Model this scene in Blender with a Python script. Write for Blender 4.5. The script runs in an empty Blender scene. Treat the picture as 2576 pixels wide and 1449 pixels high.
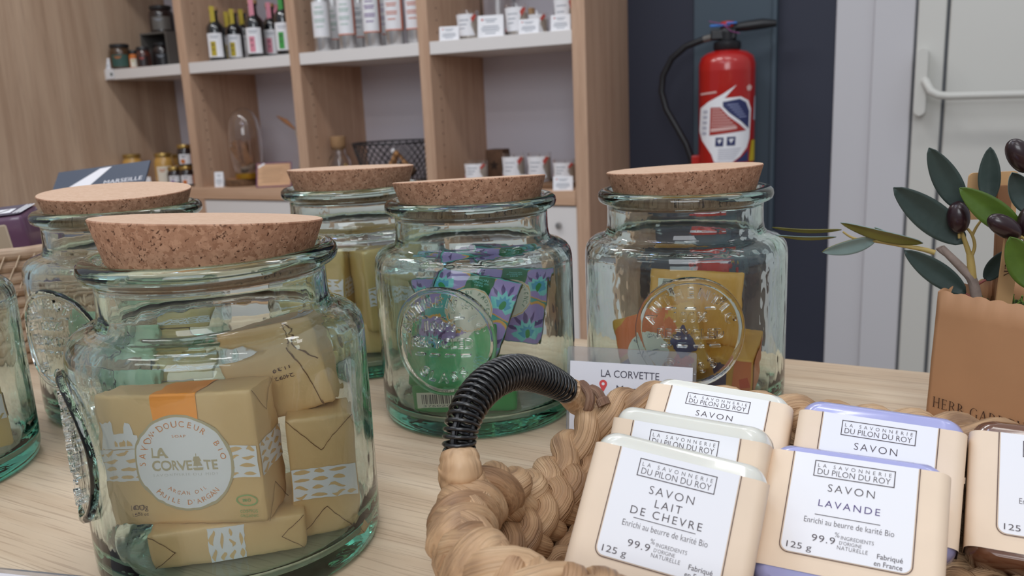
import bpy, bmesh, math, random
import numpy as np
from mathutils import Matrix, Vector, Euler, noise
C = bpy.context.scene
col = C.collection
R = math.radians
PI = math.pi
random.seed(7)

# ------------------------------------------------------------------ camera
IW, IH, FPX = 2576, 1449, 2116.94
PSI, TH, RHO, CAMZ = 0.49198, 0.215685, 0.044692, 0.210454
def _axes():
    f = Vector((-math.sin(PSI)*math.cos(TH), math.cos(PSI)*math.cos(TH), -math.sin(TH)))
    r = Vector((math.cos(PSI), math.sin(PSI), 0))
    d = f.cross(r)
    c, s = math.cos(RHO), math.sin(RHO)
    return c*r+s*d, -s*r+c*d, f
AR, AD, AF = _axes()
CAM = Vector((0, 0, CAMZ))
cam = bpy.data.cameras.new('camera')
cam.sensor_width = 36; cam.sensor_fit = 'HORIZONTAL'
cam.lens = FPX/IW*36
cam.clip_start = 0.02; cam.clip_end = 50
cam.dof.use_dof = True; cam.dof.focus_distance = 0.43; cam.dof.aperture_fstop = 15
co = bpy.data.objects.new('camera', cam); col.objects.link(co)
m3 = Matrix((AR, -AD, -AF)).transposed()
co.matrix_world = Matrix.Translation(CAM) @ m3.to_4x4()
C.camera = co
# real-world point seen at a pixel of the 2576 x 1449 photograph, on a plane of the place
def ray(u, v): return AR*(u-IW/2) + AD*(v-IH/2) + AF*FPX
def onY(u, v, y): q = ray(u, v); return CAM+q*(y/q.y)
def onZ(u, v, z): q = ray(u, v); return CAM+q*((z-CAMZ)/q.z)
def onX(u, v, x): q = ray(u, v); return CAM+q*(x/q.x)
def pxm(P): return (Vector(P)-CAM).dot(AF)/FPX        # metres per photo pixel at a point

# ------------------------------------------------------------------ world, lamps, exposure
w = bpy.data.worlds.new('world'); C.world = w; w.use_nodes = True
nt = w.node_tree; bg = nt.nodes['Background']
tc = nt.nodes.new('ShaderNodeTexCoord'); sx = nt.nodes.new('ShaderNodeSeparateXYZ')
rp = nt.nodes.new('ShaderNodeValToRGB'); mr = nt.nodes.new('ShaderNodeMapRange')
mr.inputs[1].default_value = -1; mr.inputs[2].default_value = 1
nt.links.new(tc.outputs['Generated'], sx.inputs[0]); nt.links.new(sx.outputs[2], mr.inputs[0]); nt.links.new(mr.outputs[0], rp.inputs[0])
el = rp.color_ramp.elements
el[0].position = 0.25; el[0].color = (0.16, 0.14, 0.13, 1)
el[1].position = 0.75; el[1].color = (0.66, 0.70, 0.76, 1)
e = el.new(0.5); e.color = (0.38, 0.40, 0.45, 1)
nt.links.new(rp.outputs[0], bg.inputs['Color']); bg.inputs['Strength'].default_value = 0.66
def area(name, loc, aim, sx_, sy_, power, colr):
    l = bpy.data.lights.new(name, 'AREA'); l.shape = 'RECTANGLE'; l.size = sx_; l.size_y = sy_
    l.energy = power; l.color = colr
    o = bpy.data.objects.new(name, l); col.objects.link(o); o.location = loc
    o.rotation_euler = (Vector(aim)-Vector(loc)).to_track_quat('-Z', 'Y').to_euler()
    return o
WARM = (0.98, 0.98, 0.98)
for i, (x, y, s) in enumerate(((-2.0, 1.1, 1.25), (-1.1, 1.15, 1.1), (-0.2, 1.2, .6), (0.8, 1.2, .3), (-1.15, -0.5, .5), (0.45, -0.5, .8))):
    area('ceiling_lamp', (x, y, 1.75), (x, y, 0), 0.62, 0.16, 6.0*s, WARM)
area('shop_window', (0.45, -1.55, 1.25), (-0.1, 0.4, 0.0), 1.3, 1.0, 21, (0.92, 0.96, 1.0))
for x, y in ((-1.0, .15), (-.55, -.05), (.25, .05)):
    area('strip_lamp', (x, y, 1.72), (x, y, 0), 0.5, 0.035, 1.2, (1, .98, .95))
area('blue_screen', (-0.72, 0.12, 1.6), (-0.5, 0.5, 0), 0.10, 0.06, 1.0, (0.25, 0.45, 1.0))
vs = C.view_settings
vs.view_transform = 'Standard'; vs.look = 'None'; vs.exposure = 0.05; vs.gamma = 1; vs.use_curve_mapping = False
cy = C.cycles
cy.max_bounces = 18; cy.transmission_bounces = 18; cy.glossy_bounces = 6; cy.diffuse_bounces = 4; cy.transparent_max_bounces = 12
cy.sample_clamp_indirect = 4.0; cy.blur_glossy = 0.6; cy.caustics_reflective = False

# ------------------------------------------------------------------ materials
def S(h):
    h = h.lstrip('#'); v = [int(h[i:i+2], 16)/255 for i in (0, 2, 4)]
    return tuple((x/12.92 if x <= .04045 else ((x+.055)/1.055)**2.4) for x in v)+(1,)
def mix(a, b, t): return tuple(a[i]*(1-t)+b[i]*t for i in range(3))+(1,)
MATS = {}
def base(name):
    m = bpy.data.materials.new(name); m.use_nodes = True
    return m, m.node_tree, m.node_tree.nodes['Principled BSDF']
def nd(nt, typ, **kw):
    n = nt.nodes.new(typ)
    for k, v in kw.items(): setattr(n, k, v)
    return n
def plain(name, hexc, rough=.5, metal=0, spec=.5, vary=0.0, vscale=40, bump=0, bscale=200, coat=0, trans=0, ior=1.5, coord='Object', stretch=(1, 1, 1), sss=0):
    if name in MATS: return MATS[name]
    m, nt, p = base(name); c = S(hexc)
    p.inputs['Base Color'].default_value = c
    p.inputs['Roughness'].default_value = rough; p.inputs['Metallic'].default_value = metal
    p.inputs['Specular IOR Level'].default_value = spec; p.inputs['Coat Weight'].default_value = coat; p.inputs['Coat Roughness'].default_value = .08
    p.inputs['Transmission Weight'].default_value = trans; p.inputs['IOR'].default_value = ior
    if sss:
        p.inputs['Subsurface Weight'].default_value = sss; p.inputs['Subsurface Radius'].default_value = (.01, .008, .006); p.inputs['Subsurface Scale'].default_value = .3
    if vary or bump:
        t = nd(nt, 'ShaderNodeTexCoord'); mp = nd(nt, 'ShaderNodeMapping'); mp.inputs['Scale'].default_value = stretch
        nt.links.new(t.outputs[coord], mp.inputs[0])
    if vary:
        n = nd(nt, 'ShaderNodeTexNoise'); n.inputs['Scale'].default_value = vscale; n.inputs['Detail'].default_value = 4
        nt.links.new(mp.outputs[0], n.inputs['Vector'])
        r = nd(nt, 'ShaderNodeValToRGB')
        r.color_ramp.elements[0].position = .3; r.color_ramp.elements[1].position = .7
        r.color_ramp.elements[0].color = tuple(x*(1-vary) for x in c[:3])+(1,)
        r.color_ramp.elements[1].color = tuple(min(1, x*(1+vary*.6)) for x in c[:3])+(1,)
        nt.links.new(n.outputs[0], r.inputs[0]); nt.links.new(r.outputs[0], p.inputs['Base Color'])
    if bump:
        n = nd(nt, 'ShaderNodeTexNoise'); n.inputs['Scale'].default_value = bscale; n.inputs['Detail'].default_value = 3
        nt.links.new(mp.outputs[0], n.inputs['Vector'])
        b = nd(nt, 'ShaderNodeBump'); b.inputs['Strength'].default_value = bump; b.inputs['Distance'].default_value = .001
        nt.links.new(n.outputs[0], b.inputs['Height']); nt.links.new(b.outputs[0], p.inputs['Normal'])
    MATS[name] = m; return m
def oak(name, c_lo, c_hi, axis, pore=.5, rough=.5, sc=1.0, dark=None):
    m, nt, p = base(name)
    t = nd(nt, 'ShaderNodeTexCoord'); mp = nd(nt, 'ShaderNodeMapping')
    mp.inputs['Scale'].default_value = tuple((1.2 if a == axis else 26)*sc for a in 'XYZ')
    nt.links.new(t.outputs['Object'], mp.inputs[0])
    n = nd(nt, 'ShaderNodeTexNoise'); n.inputs['Scale'].default_value = 1.6; n.inputs['Detail'].default_value = 6; n.inputs['Distortion'].default_value = .35
    nt.links.new(mp.outputs[0], n.inputs['Vector'])
    r = nd(nt, 'ShaderNodeValToRGB')
    r.color_ramp.elements[0].position = .3; r.color_ramp.elements[0].color = S(c_lo)
    r.color_ramp.elements[1].position = .68; r.color_ramp.elements[1].color = S(c_hi)
    nt.links.new(n.outputs[0], r.inputs[0])
    mp2 = nd(nt, 'ShaderNodeMapping'); mp2.inputs['Scale'].default_value = tuple((9 if a == axis else 330)*sc for a in 'XYZ')
    nt.links.new(t.outputs['Object'], mp2.inputs[0])
    n2 = nd(nt, 'ShaderNodeTexNoise'); n2.inputs['Scale'].default_value = 1.5; n2.inputs['Detail'].default_value = 3
    nt.links.new(mp2.outputs[0], n2.inputs['Vector'])
    r2 = nd(nt, 'ShaderNodeValToRGB'); r2.color_ramp.elements[0].position = .36; r2.color_ramp.elements[1].position = .47
    nt.links.new(n2.outputs[0], r2.inputs[0])
    mx = nd(nt, 'ShaderNodeMix', data_type='RGBA', blend_type='MIX')
    inv = nd(nt, 'ShaderNodeMath', operation='SUBTRACT'); inv.inputs[0].default_value = 1; nt.links.new(r2.outputs[0], inv.inputs[1])
    ml = nd(nt, 'ShaderNodeMath', operation='MULTIPLY'); ml.inputs[1].default_value = pore; nt.links.new(inv.outputs[0], ml.inputs[0])
    nt.links.new(ml.outputs[0], mx.inputs['Factor']); nt.links.new(r.outputs[0], mx.inputs['A'])
    mx.inputs['B'].default_value = S(dark or c_lo) if dark else tuple(x*.62 for x in S(c_lo)[:3])+(1,)
    nt.links.new(mx.outputs['Result'], p.inputs['Base Color'])
    p.inputs['Roughness'].default_value = rough; p.inputs['Specular IOR Level'].default_value = .35
    MATS[name] = m; return m
def cork_mat(name, c1, c2, speck, sc=1.0, rgh=.9):
    m, nt, p = base(name)
    t = nd(nt, 'ShaderNodeTexCoord')
    dn = nd(nt, 'ShaderNodeTexNoise'); dn.inputs['Scale'].default_value = 260*sc
    nt.links.new(t.outputs['Object'], dn.inputs['Vector'])
    add = nd(nt, 'ShaderNodeVectorMath', operation='MULTIPLY_ADD'); add.inputs[1].default_value = (.006, .006, .006)
    nt.links.new(dn.outputs['Color'], add.inputs[0]); nt.links.new(t.outputs['Object'], add.inputs[2])
    v = nd(nt, 'ShaderNodeTexVoronoi'); v.inputs['Scale'].default_value = 330*sc
    nt.links.new(add.outputs[0], v.inputs['Vector'])
    sp = nd(nt, 'ShaderNodeSeparateColor'); nt.links.new(v.outputs['Color'], sp.inputs[0])
    r = nd(nt, 'ShaderNodeValToRGB'); r.color_ramp.elements[0].color = S(c1); r.color_ramp.elements[1].color = S(c2)
    nt.links.new(sp.outputs[0], r.inputs[0])
    n2 = nd(nt, 'ShaderNodeTexNoise'); n2.inputs['Scale'].default_value = 420*sc; n2.inputs['Detail'].default_value = 2.5; n2.inputs['Distortion'].default_value = .8
    nt.links.new(t.outputs['Object'], n2.inputs['Vector'])
    r2 = nd(nt, 'ShaderNodeValToRGB'); r2.color_ramp.elements[0].position = .615; r2.color_ramp.elements[1].position = .66
    nt.links.new(n2.outputs[0], r2.inputs[0])
    fac = nd(nt, 'ShaderNodeMath', operation='MULTIPLY'); fac.inputs[1].default_value = speck
    nt.links.new(r2.outputs[0], fac.inputs[0])
    mx = nd(nt, 'ShaderNodeMix', data_type='RGBA'); nt.links.new(fac.outputs[0], mx.inputs['Factor']); nt.links.new(r.outputs[0], mx.inputs['A'])
    mx.inputs['B'].default_value = S('#4a2d22')
    nt.links.new(mx.outputs['Result'], p.inputs['Base Color'])
    b = nd(nt, 'ShaderNodeBump'); b.inputs['Strength'].default_value = .45*min(1, speck+.15); b.inputs['Distance'].default_value = .0012; b.invert = True
    nt.links.new(r2.outputs[0], b.inputs['Height']); nt.links.new(b.outputs[0], p.inputs['Normal'])
    p.inputs['Roughness'].default_value = rgh; p.inputs['Specular IOR Level'].default_value = .25
    MATS[name] = m; return m
def glass(name, absorb, density, rough=0.0, bump=0, bscale=60, ior=1.5, stretch=(1, 1, .45)):
    m, nt, p = base(name)
    p.inputs['Transmission Weight'].default_value = 1; p.inputs['Roughness'].default_value = rough; p.inputs['IOR'].default_value = ior
    p.inputs['Base Color'].default_value = (1, 1, 1, 1)
    if density:
        va = nd(nt, 'ShaderNodeVolumeAbsorption'); va.inputs['Color'].default_value = absorb; va.inputs['Density'].default_value = density
        nt.links.new(va.outputs[0], nt.nodes['Material Output'].inputs['Volume'])
    if bump:
        t = nd(nt, 'ShaderNodeTexCoord'); mp = nd(nt, 'ShaderNodeMapping'); mp.inputs['Scale'].default_value = stretch
        n = nd(nt, 'ShaderNodeTexNoise'); n.inputs['Scale'].default_value = bscale; n.inputs['Detail'].default_value = 2.2
        b = nd(nt, 'ShaderNodeBump'); b.inputs['Strength'].default_value = bump; b.inputs['Distance'].default_value = .002
        nt.links.new(t.outputs['Object'], mp.inputs[0]); nt.links.new(mp.outputs[0], n.inputs['Vector']); nt.links.new(n.outputs[0], b.inputs['Height']); nt.links.new(b.outputs[0], p.inputs['Normal'])
    MATS[name] = m; return m
def strand_mat(name, cols, wrink=.7):
    # dried leaf strands: long fibres follow the strand (attribute st: x along, y around)
    m, nt, p = base(name)
    a = nd(nt, 'ShaderNodeAttribute', attribute_name='st')
    mp = nd(nt, 'ShaderNodeMapping'); mp.inputs['Scale'].default_value = (2.6, 1.7, 1.7)
    nt.links.new(a.outputs['Vector'], mp.inputs[0])
    n = nd(nt, 'ShaderNodeTexNoise'); n.inputs['Scale'].default_value = 1.0; n.inputs['Detail'].default_value = 4
    nt.links.new(mp.outputs[0], n.inputs['Vector'])
    t = nd(nt, 'ShaderNodeTexCoord'); n3 = nd(nt, 'ShaderNodeTexNoise'); n3.inputs['Scale'].default_value = 42; n3.inputs['Detail'].default_value = 2
    nt.links.new(t.outputs['Object'], n3.inputs['Vector'])
    av = nd(nt, 'ShaderNodeMath', operation='MULTIPLY_ADD'); av.inputs[1].default_value = .45
    sc = nd(nt, 'ShaderNodeMath', operation='MULTIPLY'); sc.inputs[1].default_value = .55
    nt.links.new(n3.outputs[0], sc.inputs[0]); nt.links.new(n.outputs[0], av.inputs[0]); nt.links.new(sc.outputs[0], av.inputs[2])
    r = nd(nt, 'ShaderNodeValToRGB'); els = r.color_ramp.elements
    els[0].position = .33; els[0].color = S(cols[0]); els[1].position = .66; els[1].color = S(cols[2]); k = els.new(.48); k.color = S(cols[1])
    nt.links.new(av.outputs[0], r.inputs[0]); nt.links.new(r.outputs[0], p.inputs['Base Color'])
    mp2 = nd(nt, 'ShaderNodeMapping'); mp2.inputs['Scale'].default_value = (1.8, 7.5, 7.5)
    nt.links.new(a.outputs['Vector'], mp2.inputs[0])
    n2 = nd(nt, 'ShaderNodeTexNoise'); n2.inputs['Scale'].default_value = 1.0; n2.inputs['Detail'].default_value = 3
    nt.links.new(mp2.outputs[0], n2.inputs['Vector'])
    cr = nd(nt, 'ShaderNodeValToRGB'); cr.color_ramp.elements[0].position = .36; cr.color_ramp.elements[1].position = .46
    nt.links.new(n2.outputs[0], cr.inputs[0])
    mxc = nd(nt, 'ShaderNodeMix', data_type='RGBA', blend_type='MIX'); mxc.inputs['A'].default_value = tuple(x*.55 for x in S(cols[0])[:3])+(1,)
    cf = nd(nt, 'ShaderNodeMath', operation='MULTIPLY_ADD'); cf.inputs[1].default_value = .28; cf.inputs[2].default_value = .72
    nt.links.new(cr.outputs[0], cf.inputs[0]); nt.links.new(cf.outputs[0], mxc.inputs['Factor']); nt.links.new(r.outputs[0], mxc.inputs['B']); nt.links.new(mxc.outputs['Result'], p.inputs['Base Color'])
    b = nd(nt, 'ShaderNodeBump'); b.inputs['Strength'].default_value = wrink; b.inputs['Distance'].default_value = .0025
    nt.links.new(n2.outputs[0], b.inputs['Height']); nt.links.new(b.outputs[0], p.inputs['Normal'])
    p.inputs['Roughness'].default_value = .48; p.inputs['Specular IOR Level'].default_value = .45
    MATS[name] = m; return m

OAKZ = oak('oak veneer upright', '#b8957c', '#cdab91', 'Z', .3)
OAKW = oak('oak veneer wall', '#ad917a', '#c6ac94', 'Z', .3, sc=.55)
OAKX = oak('oak veneer board', '#c39d80', '#d4b094', 'X', .2)
TABLE = oak('pale oak worktop', '#c6ac90', '#dac6ac', 'X', .5, .42, sc=1.25, dark='#a58a73')
CORK = cork_mat('cork granules', '#9a7058', '#c0967b', .9, 1.45)
CORKT = cork_mat('sanded cork top', '#c9a78d', '#d3b49c', .04, 1.4)
GREEN_ABS = (.30, .80, .68, 1)
JARG = glass('recycled green glass', GREEN_ABS, 27, .0, .2, 70)
EMBG = glass('embossed glass', GREEN_ABS, 18, .0, .3, 160)
CLEAR = glass('clear glass', (1, 1, 1, 1), 0)
RAFFIA = strand_mat('dried hyacinth strands', ('#8a6a50', '#bd9873', '#d8b792'))
RAFFIAD = strand_mat('dark hyacinth strands', ('#79593f', '#a88260', '#c5a07a'))
ROPE = strand_mat('straw rope', ('#9a7a60', '#b89a80', '#cbb49c'))
WHITE = plain('white melamine', '#e6e2e0', .4)
BACK = plain('grey white back board', '#d9d5de', .6)
DOORW = plain('white lacquer', '#d2d1cb', .35)
WALLW = plain('white wall paint', '#cbcace', .7, bump=.1)
NAVY = plain('navy wall paint', '#2c3040', .65, bump=.1)
SLATE = plain('slate blue paint', '#43525e', .6, bump=.1)
GAP = plain('grey joint', '#85888e', .8)
FLOORM = plain('grey floor tiles', '#8d8882', .5, vary=.15, vscale=6)
PAPERW = plain('white paper', '#ececf0', .6)
INK = plain('dark grey ink', '#4a4248', .6)
GREYINK = plain('light grey ink', '#9aa0aa', .7)
STEEL = plain('brushed steel', '#b9b6b4', .3, 1)
BLACKP = plain('black plastic', '#1b1c20', .4)

# ------------------------------------------------------------------ mesh builder
class MB:
    def __init__(s): s.v = []; s.f = []; s.m = []; s.st = {}
    def add(s, verts, faces, mi=0, M=None, fn=None, st=None):
        o = len(s.v)
        for i, p in enumerate(verts):
            p = Vector(p)
            if fn: p = Vector(fn(p))
            if M is not None: p = M @ p
            s.v.append(p)
            if st: s.st[o+i] = st[i]
        for f in faces: s.f.append([o+i for i in f]); s.m.append(mi)
        return s
    def box(s, c, d, mi=0, M=None):
        x, y, z = (k/2 for k in d); cx, cy_, cz = c
        vs = [(cx+a*x, cy_+b*y, cz+e*z) for a in (-1, 1) for b in (-1, 1) for e in (-1, 1)]
        return s.add(vs, [(0, 1, 3, 2), (4, 6, 7, 5), (0, 4, 5, 1), (2, 3, 7, 6), (0, 2, 6, 4), (1, 5, 7, 3)], mi, M)
    def lathe(s, prof, n=48, mi=0, M=None, loop=False, mis=None):
        # prof: (r, z); capped on the axis when r is 0
        vs = []; idx = []
        for r, z in prof:
            if r < 1e-7: idx.append([len(vs)]*n); vs.append((0, 0, z))
            else:
                idx.append(list(range(len(vs), len(vs)+n)))
                vs += [(r*math.cos(2*PI*k/n), r*math.sin(2*PI*k/n), z) for k in range(n)]
        fs = []; ms = []
        P = len(prof)
        for i in range(P if loop else P-1):
            a, b = idx[i], idx[(i+1) % P]
            for k in range(n):
                q = [a[k], a[(k+1) % n], b[(k+1) % n], b[k]]
                u = []
                for t in q:
                    if t not in u: u.append(t)
                if len(u) > 2: fs.append(u); ms.append(mis[i] if mis else mi)
        o = len(s.f); s.add(vs, fs, mi, M)
        for i, t in enumerate(ms): s.m[o+i] = t
        return s
    def tube(s, pts, r, n=8, mi=0, M=None, caps=True, closed=False, flat=None, st0=0.0):
        pts = [Vector(p) for p in pts]; N = len(pts)
        rr = r if isinstance(r, (list, tuple)) else [r]*N
        vs = []; st = []; up = None; L = st0
        for i, p in enumerate(pts):
            t = (pts[(i+1) % N]-pts[i-1]) if closed else (pts[min(i+1, N-1)]-pts[max(i-1, 0)])
            if t.length < 1e-9: t = Vector((0, 0, 1))
            t.normalize()
            if up is None:
                up = Vector((0, 0, 1)) if abs(t.z) < .9 else Vector((1, 0, 0))
            up = (up-t*up.dot(t))
            if up.length < 1e-6: up = t.orthogonal()
            up.normalize(); b = t.cross(up)
            if i: L += (p-pts[i-1]).length
            for k in range(n):
                a = 2*PI*k/n
                off = (b*math.cos(a)+up*math.sin(a))*rr[i]
                if flat is not None:
                    fd, fs_ = flat[i] if isinstance(flat, list) else flat
                    off = off-fd*off.dot(fd)*(1-fs_)
                vs.append(p+off); st.append((L*10, math.cos(a), math.sin(a)))
        fs = []
        for i in range(N if closed else N-1):
            j = (i+1) % N
            for k in range(n): fs.append((i*n+k, j*n+k, j*n+(k+1) % n, i*n+(k+1) % n))
        if caps and not closed: fs += [tuple(range(n)), tuple((N-1)*n+k for k in range(n))[::-1]]
        return s.add(vs, fs, mi, M, st=st)
    def prism(s, poly, z0, z1, mi=0, M=None, fn=None, mtop=None):
        n = len(poly)
        vs = [(x, y, z0) for x, y in poly]+[(x, y, z1) for x, y in poly]
        s.add(vs, [tuple(range(n))[::-1]]+[(i, (i+1) % n, n+(i+1) % n, n+i) for i in range(n)], mi, M, fn)
        o = len(s.v)-2*n; s.f.append([o+n+i for i in range(n)]); s.m.append(mi if mtop is None else mtop)
        return s
    def flat(s, poly, z=0, mi=0, M=None, fn=None):
        return s.add([(x, y, z) for x, y in poly], [tuple(range(len(poly)))], mi, M, fn)
    def sheet(s, nx, ny, fn, mi=0, M=None, thick=0):
        vs = [fn(i/nx, j/ny) for j in range(ny+1) for i in range(nx+1)]
        fs = [(j*(nx+1)+i, j*(nx+1)+i+1, (j+1)*(nx+1)+i+1, (j+1)*(nx+1)+i) for j in range(ny) for i in range(nx)]
        return s.add(vs, fs, mi, M)
    def text(s, t, cx, cy_, cap, width=None, sp=1.0, off=0.0, z=0, mi=0, al='c', M=None, fn=None, ext=0):
        vs, fs = glyphs(t, sp, off, ext)
        if not vs: return s
        x0 = min(v[0] for v in vs); x1 = max(v[0] for v in vs)
        k = cap; kx = k if width is None else width/(x1-x0)
        ox = {'c': (x0+x1)/2, 'l': x0, 'r': x1}[al]
        return s.add([(cx+(v[0]-ox)*kx, cy_+v[1]*k, z+v[2]) for v in vs], fs, mi, M, fn)
    def arc(s, t, cx, cy_, rad, cap, a_mid, step, inward=False, off=0.0, z=0, mi=0, M=None, fn=None, ext=0, kx=1.0):
        # text along a circle; angles in degrees, clockwise unless inward (read from below)
        n = len(t)
        for i, ch in enumerate(t):
            if ch == ' ': continue
            vs, fs = glyphs(ch, 1, off, ext)
            x0 = min(v[0] for v in vs); x1 = max(v[0] for v in vs)
            d = (i-(n-1)/2)*step
            a = R(a_mid+d) if inward else R(a_mid-d)
            rot = a+PI/2 if inward else a-PI/2
            px, py = cx+rad*math.cos(a), cy_+rad*math.sin(a)
            c, sn = math.cos(rot), math.sin(rot)
            out = []
            for v in vs:
                x = (v[0]-(x0+x1)/2)*cap*kx; y = v[1]*cap
                out.append((px+x*c-y*sn, py+x*sn+y*c, z+v[2]))
            s.add(out, fs, mi, M, fn)
        return s
    def build(s, name, mats, parent=None, smooth=40, bevel=0, seg=2, M=None):
        me = bpy.data.meshes.new(name)
        me.from_pydata([tuple(p) for p in s.v], [], s.f)
        for m in (mats if isinstance(mats, (list, tuple)) else [mats]): me.materials.append(m)
        me.polygons.foreach_set('material_index', s.m)
        if s.st:
            at = me.attributes.new('st', 'FLOAT_VECTOR', 'POINT')
            for i, t in s.st.items(): at.data[i].vector = t
        bm = bmesh.new(); bm.from_mesh(me); bmesh.ops.recalc_face_normals(bm, faces=bm.faces[:]); bm.to_mesh(me); bm.free()
        if smooth:
            me.polygons.foreach_set('use_smooth', [True]*len(me.polygons))
            me.set_sharp_from_angle(angle=R(smooth))
        me.update()
        o = bpy.data.objects.new(name, me); col.objects.link(o)
        if parent is not None: o.parent = parent
        if M is not None: o.matrix_local = M
        if bevel:
            b = o.modifiers.new('bevel', 'BEVEL'); b.width = bevel; b.segments = seg; b.limit_method = 'ANGLE'; b.angle_limit = R(35)
        return o
_G = {}
def glyphs(t, sp=1.0, off=0.0, ext=0.0):
    # outline of a piece of text in capital-height units
    k = (t, round(sp, 3), round(off, 4), round(ext, 5))
    if k not in _G:
        cu = bpy.data.curves.new('text', 'FONT'); cu.body = t; cu.size = 1; cu.space_character = sp; cu.offset = off*.7
        cu.resolution_u = 3; cu.fill_mode = 'FRONT'; cu.extrude = 0
        o = bpy.data.objects.new('text', cu); col.objects.link(o)
        dg = bpy.context.evaluated_depsgraph_get(); dg.update()
        me = bpy.data.meshes.new_from_object(o.evaluated_get(dg))
        vs = [tuple(v.co) for v in me.vertices]; fs = [tuple(p.vertices) for p in me.polygons]
        bpy.data.objects.remove(o); bpy.data.curves.remove(cu)
        if ext:
            ed = {}
            for f in fs:
                for a, b in zip(f, f[1:]+f[:1]): ed[(a, b)] = ed.get((a, b), 0)+1
            n = len(vs); border = [(a, b) for (a, b) in ed if (b, a) not in ed]
            vs = [(x, y, 0) for x, y, z in vs]+[(x, y, ext) for x, y, z in vs]
            fs = [f[::-1] for f in fs]+[tuple(i+n for i in f) for f in fs]+[(a, b, b+n, a+n) for a, b in border]
        bpy.data.meshes.remove(me)
        s = 1/0.729
        _G[k] = ([(x*s, y*s, z) for x, y, z in vs], fs)
    return _G[k]
def empty(name, loc, rot=(0, 0, 0)):
    o = bpy.data.objects.new(name, None); col.objects.link(o); o.empty_display_size = .02
    o.location = loc; o.rotation_euler = rot; return o
def tag(o, label, cat, group=None):
    o['label'] = label; o['category'] = cat
    if group: o['group'] = group
    return o
def struct(o): o['kind'] = 'structure'; return o
def thing(name, label, cat, loc, rot=(0, 0, 0), group=None): return tag(empty(name, loc, rot), label, cat, group)
def copy_tree(o, parent=None):
    c = o.copy(); col.objects.link(c)
    if parent is not None: c.parent = parent
    for ch in list(o.children): copy_tree(ch, c)
    return c
def rrect(w, h, r, n=5, corners=(1, 1, 1, 1)):
    # rounded rectangle, corners flag order: tr, tl, bl, br
    P = []
    for (sx_, sy_, a0), on in zip(((1, 1, 0), (-1, 1, 90), (-1, -1, 180), (1, -1, 270)), corners):
        if not on: P.append((sx_*w/2, sy_*h/2)); continue
        cx, cy_ = sx_*(w/2-r), sy_*(h/2-r)
        P += [(cx+r*math.cos(R(a0+90*i/n)), cy_+r*math.sin(R(a0+90*i/n))) for i in range(n+1)]
    return P
def disc(cx, cy_, r, n=40, ry=None): return [(cx+r*math.cos(2*PI*i/n), cy_+(ry or r)*math.sin(2*PI*i/n)) for i in range(n)]
def line(mb, x0, y0, x1, y1, t, z=0, mi=0, M=None, fn=None):
    d = Vector((x1-x0, y1-y0)); n = Vector((-d.y, d.x)).normalized()*t/2
    mb.flat([(x0-n.x, y0-n.y), (x1-n.x, y1-n.y), (x1+n.x, y1+n.y), (x0+n.x, y0+n.y)], z, mi, M, fn)
def frame(mb, x0, y0, x1, y1, t, z=0, mi=0, M=None):
    line(mb, x0-t/2, y0, x1+t/2, y0, t, z, mi, M); line(mb, x0-t/2, y1, x1+t/2, y1, t, z, mi, M)
    line(mb, x0, y0, x0, y1, t, z, mi, M); line(mb, x1, y0, x1, y1, t, z, mi, M)
def strips(mb, poly, fn, step, z=0, mi=0, M=None):
    # a flat outline cut into narrow columns, then wrapped round something by fn
    bm = bmesh.new(); bm.faces.new([bm.verts.new((x, y, z)) for x, y in poly])
    bmesh.ops.triangulate(bm, faces=bm.faces[:])
    x = min(p[0] for p in poly)+step; xe = max(p[0] for p in poly)
    while x < xe:
        bmesh.ops.bisect_plane(bm, geom=bm.verts[:]+bm.edges[:]+bm.faces[:], plane_co=(x, 0, 0), plane_no=(1, 0, 0)); x += step
    bm.verts.index_update()
    mb.add([v.co for v in bm.verts], [[v.index for v in f.verts] for f in bm.faces], mi, M, fn); bm.free()
def on_cyl(r):  # x is measured along the surface, y up; local -Y is the front
    return lambda p: (math.sin(p.x/r)*(r+p.z), -math.cos(p.x/r)*(r+p.z), p.y)

# ------------------------------------------------------------------ setting
FZ = -0.90                       # shop floor, below the counter top at z = 0
YS, YW = 2.0, 2.306              # front of the shelving, wall behind
struct(MB().box((-.6, 1.0, FZ-.05), (5.4, 4.4, .1)).build('floor', FLOORM))
struct(MB().box((-1.55, YW+.05, .5), (2.52, .1, 2.8)).build('wall_back', NAVY))
struct(MB().box((-.545, YW-.006, .5), (.204, .012, 2.8)).box((-.437, YW-.010, .5), (.012, .02, 2.8)).build('trim_1', SLATE, bevel=.002))
struct(MB().box((-.203, YW+.04, .5), (.176, .1, 2.8)).box((-.158, YW-.016, .5), (.09, .02, 2.8)).build('wall_right', WALLW, bevel=.003))
struct(MB().box((.9, YW+.06, .5), (2.03, .1, 2.8)).build('wall_far_right', WALLW))
struct(MB().box((-2.678, 1.65, .35), (.1, 1.52, 2.5)).build('wall_left', OAKW))
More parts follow.
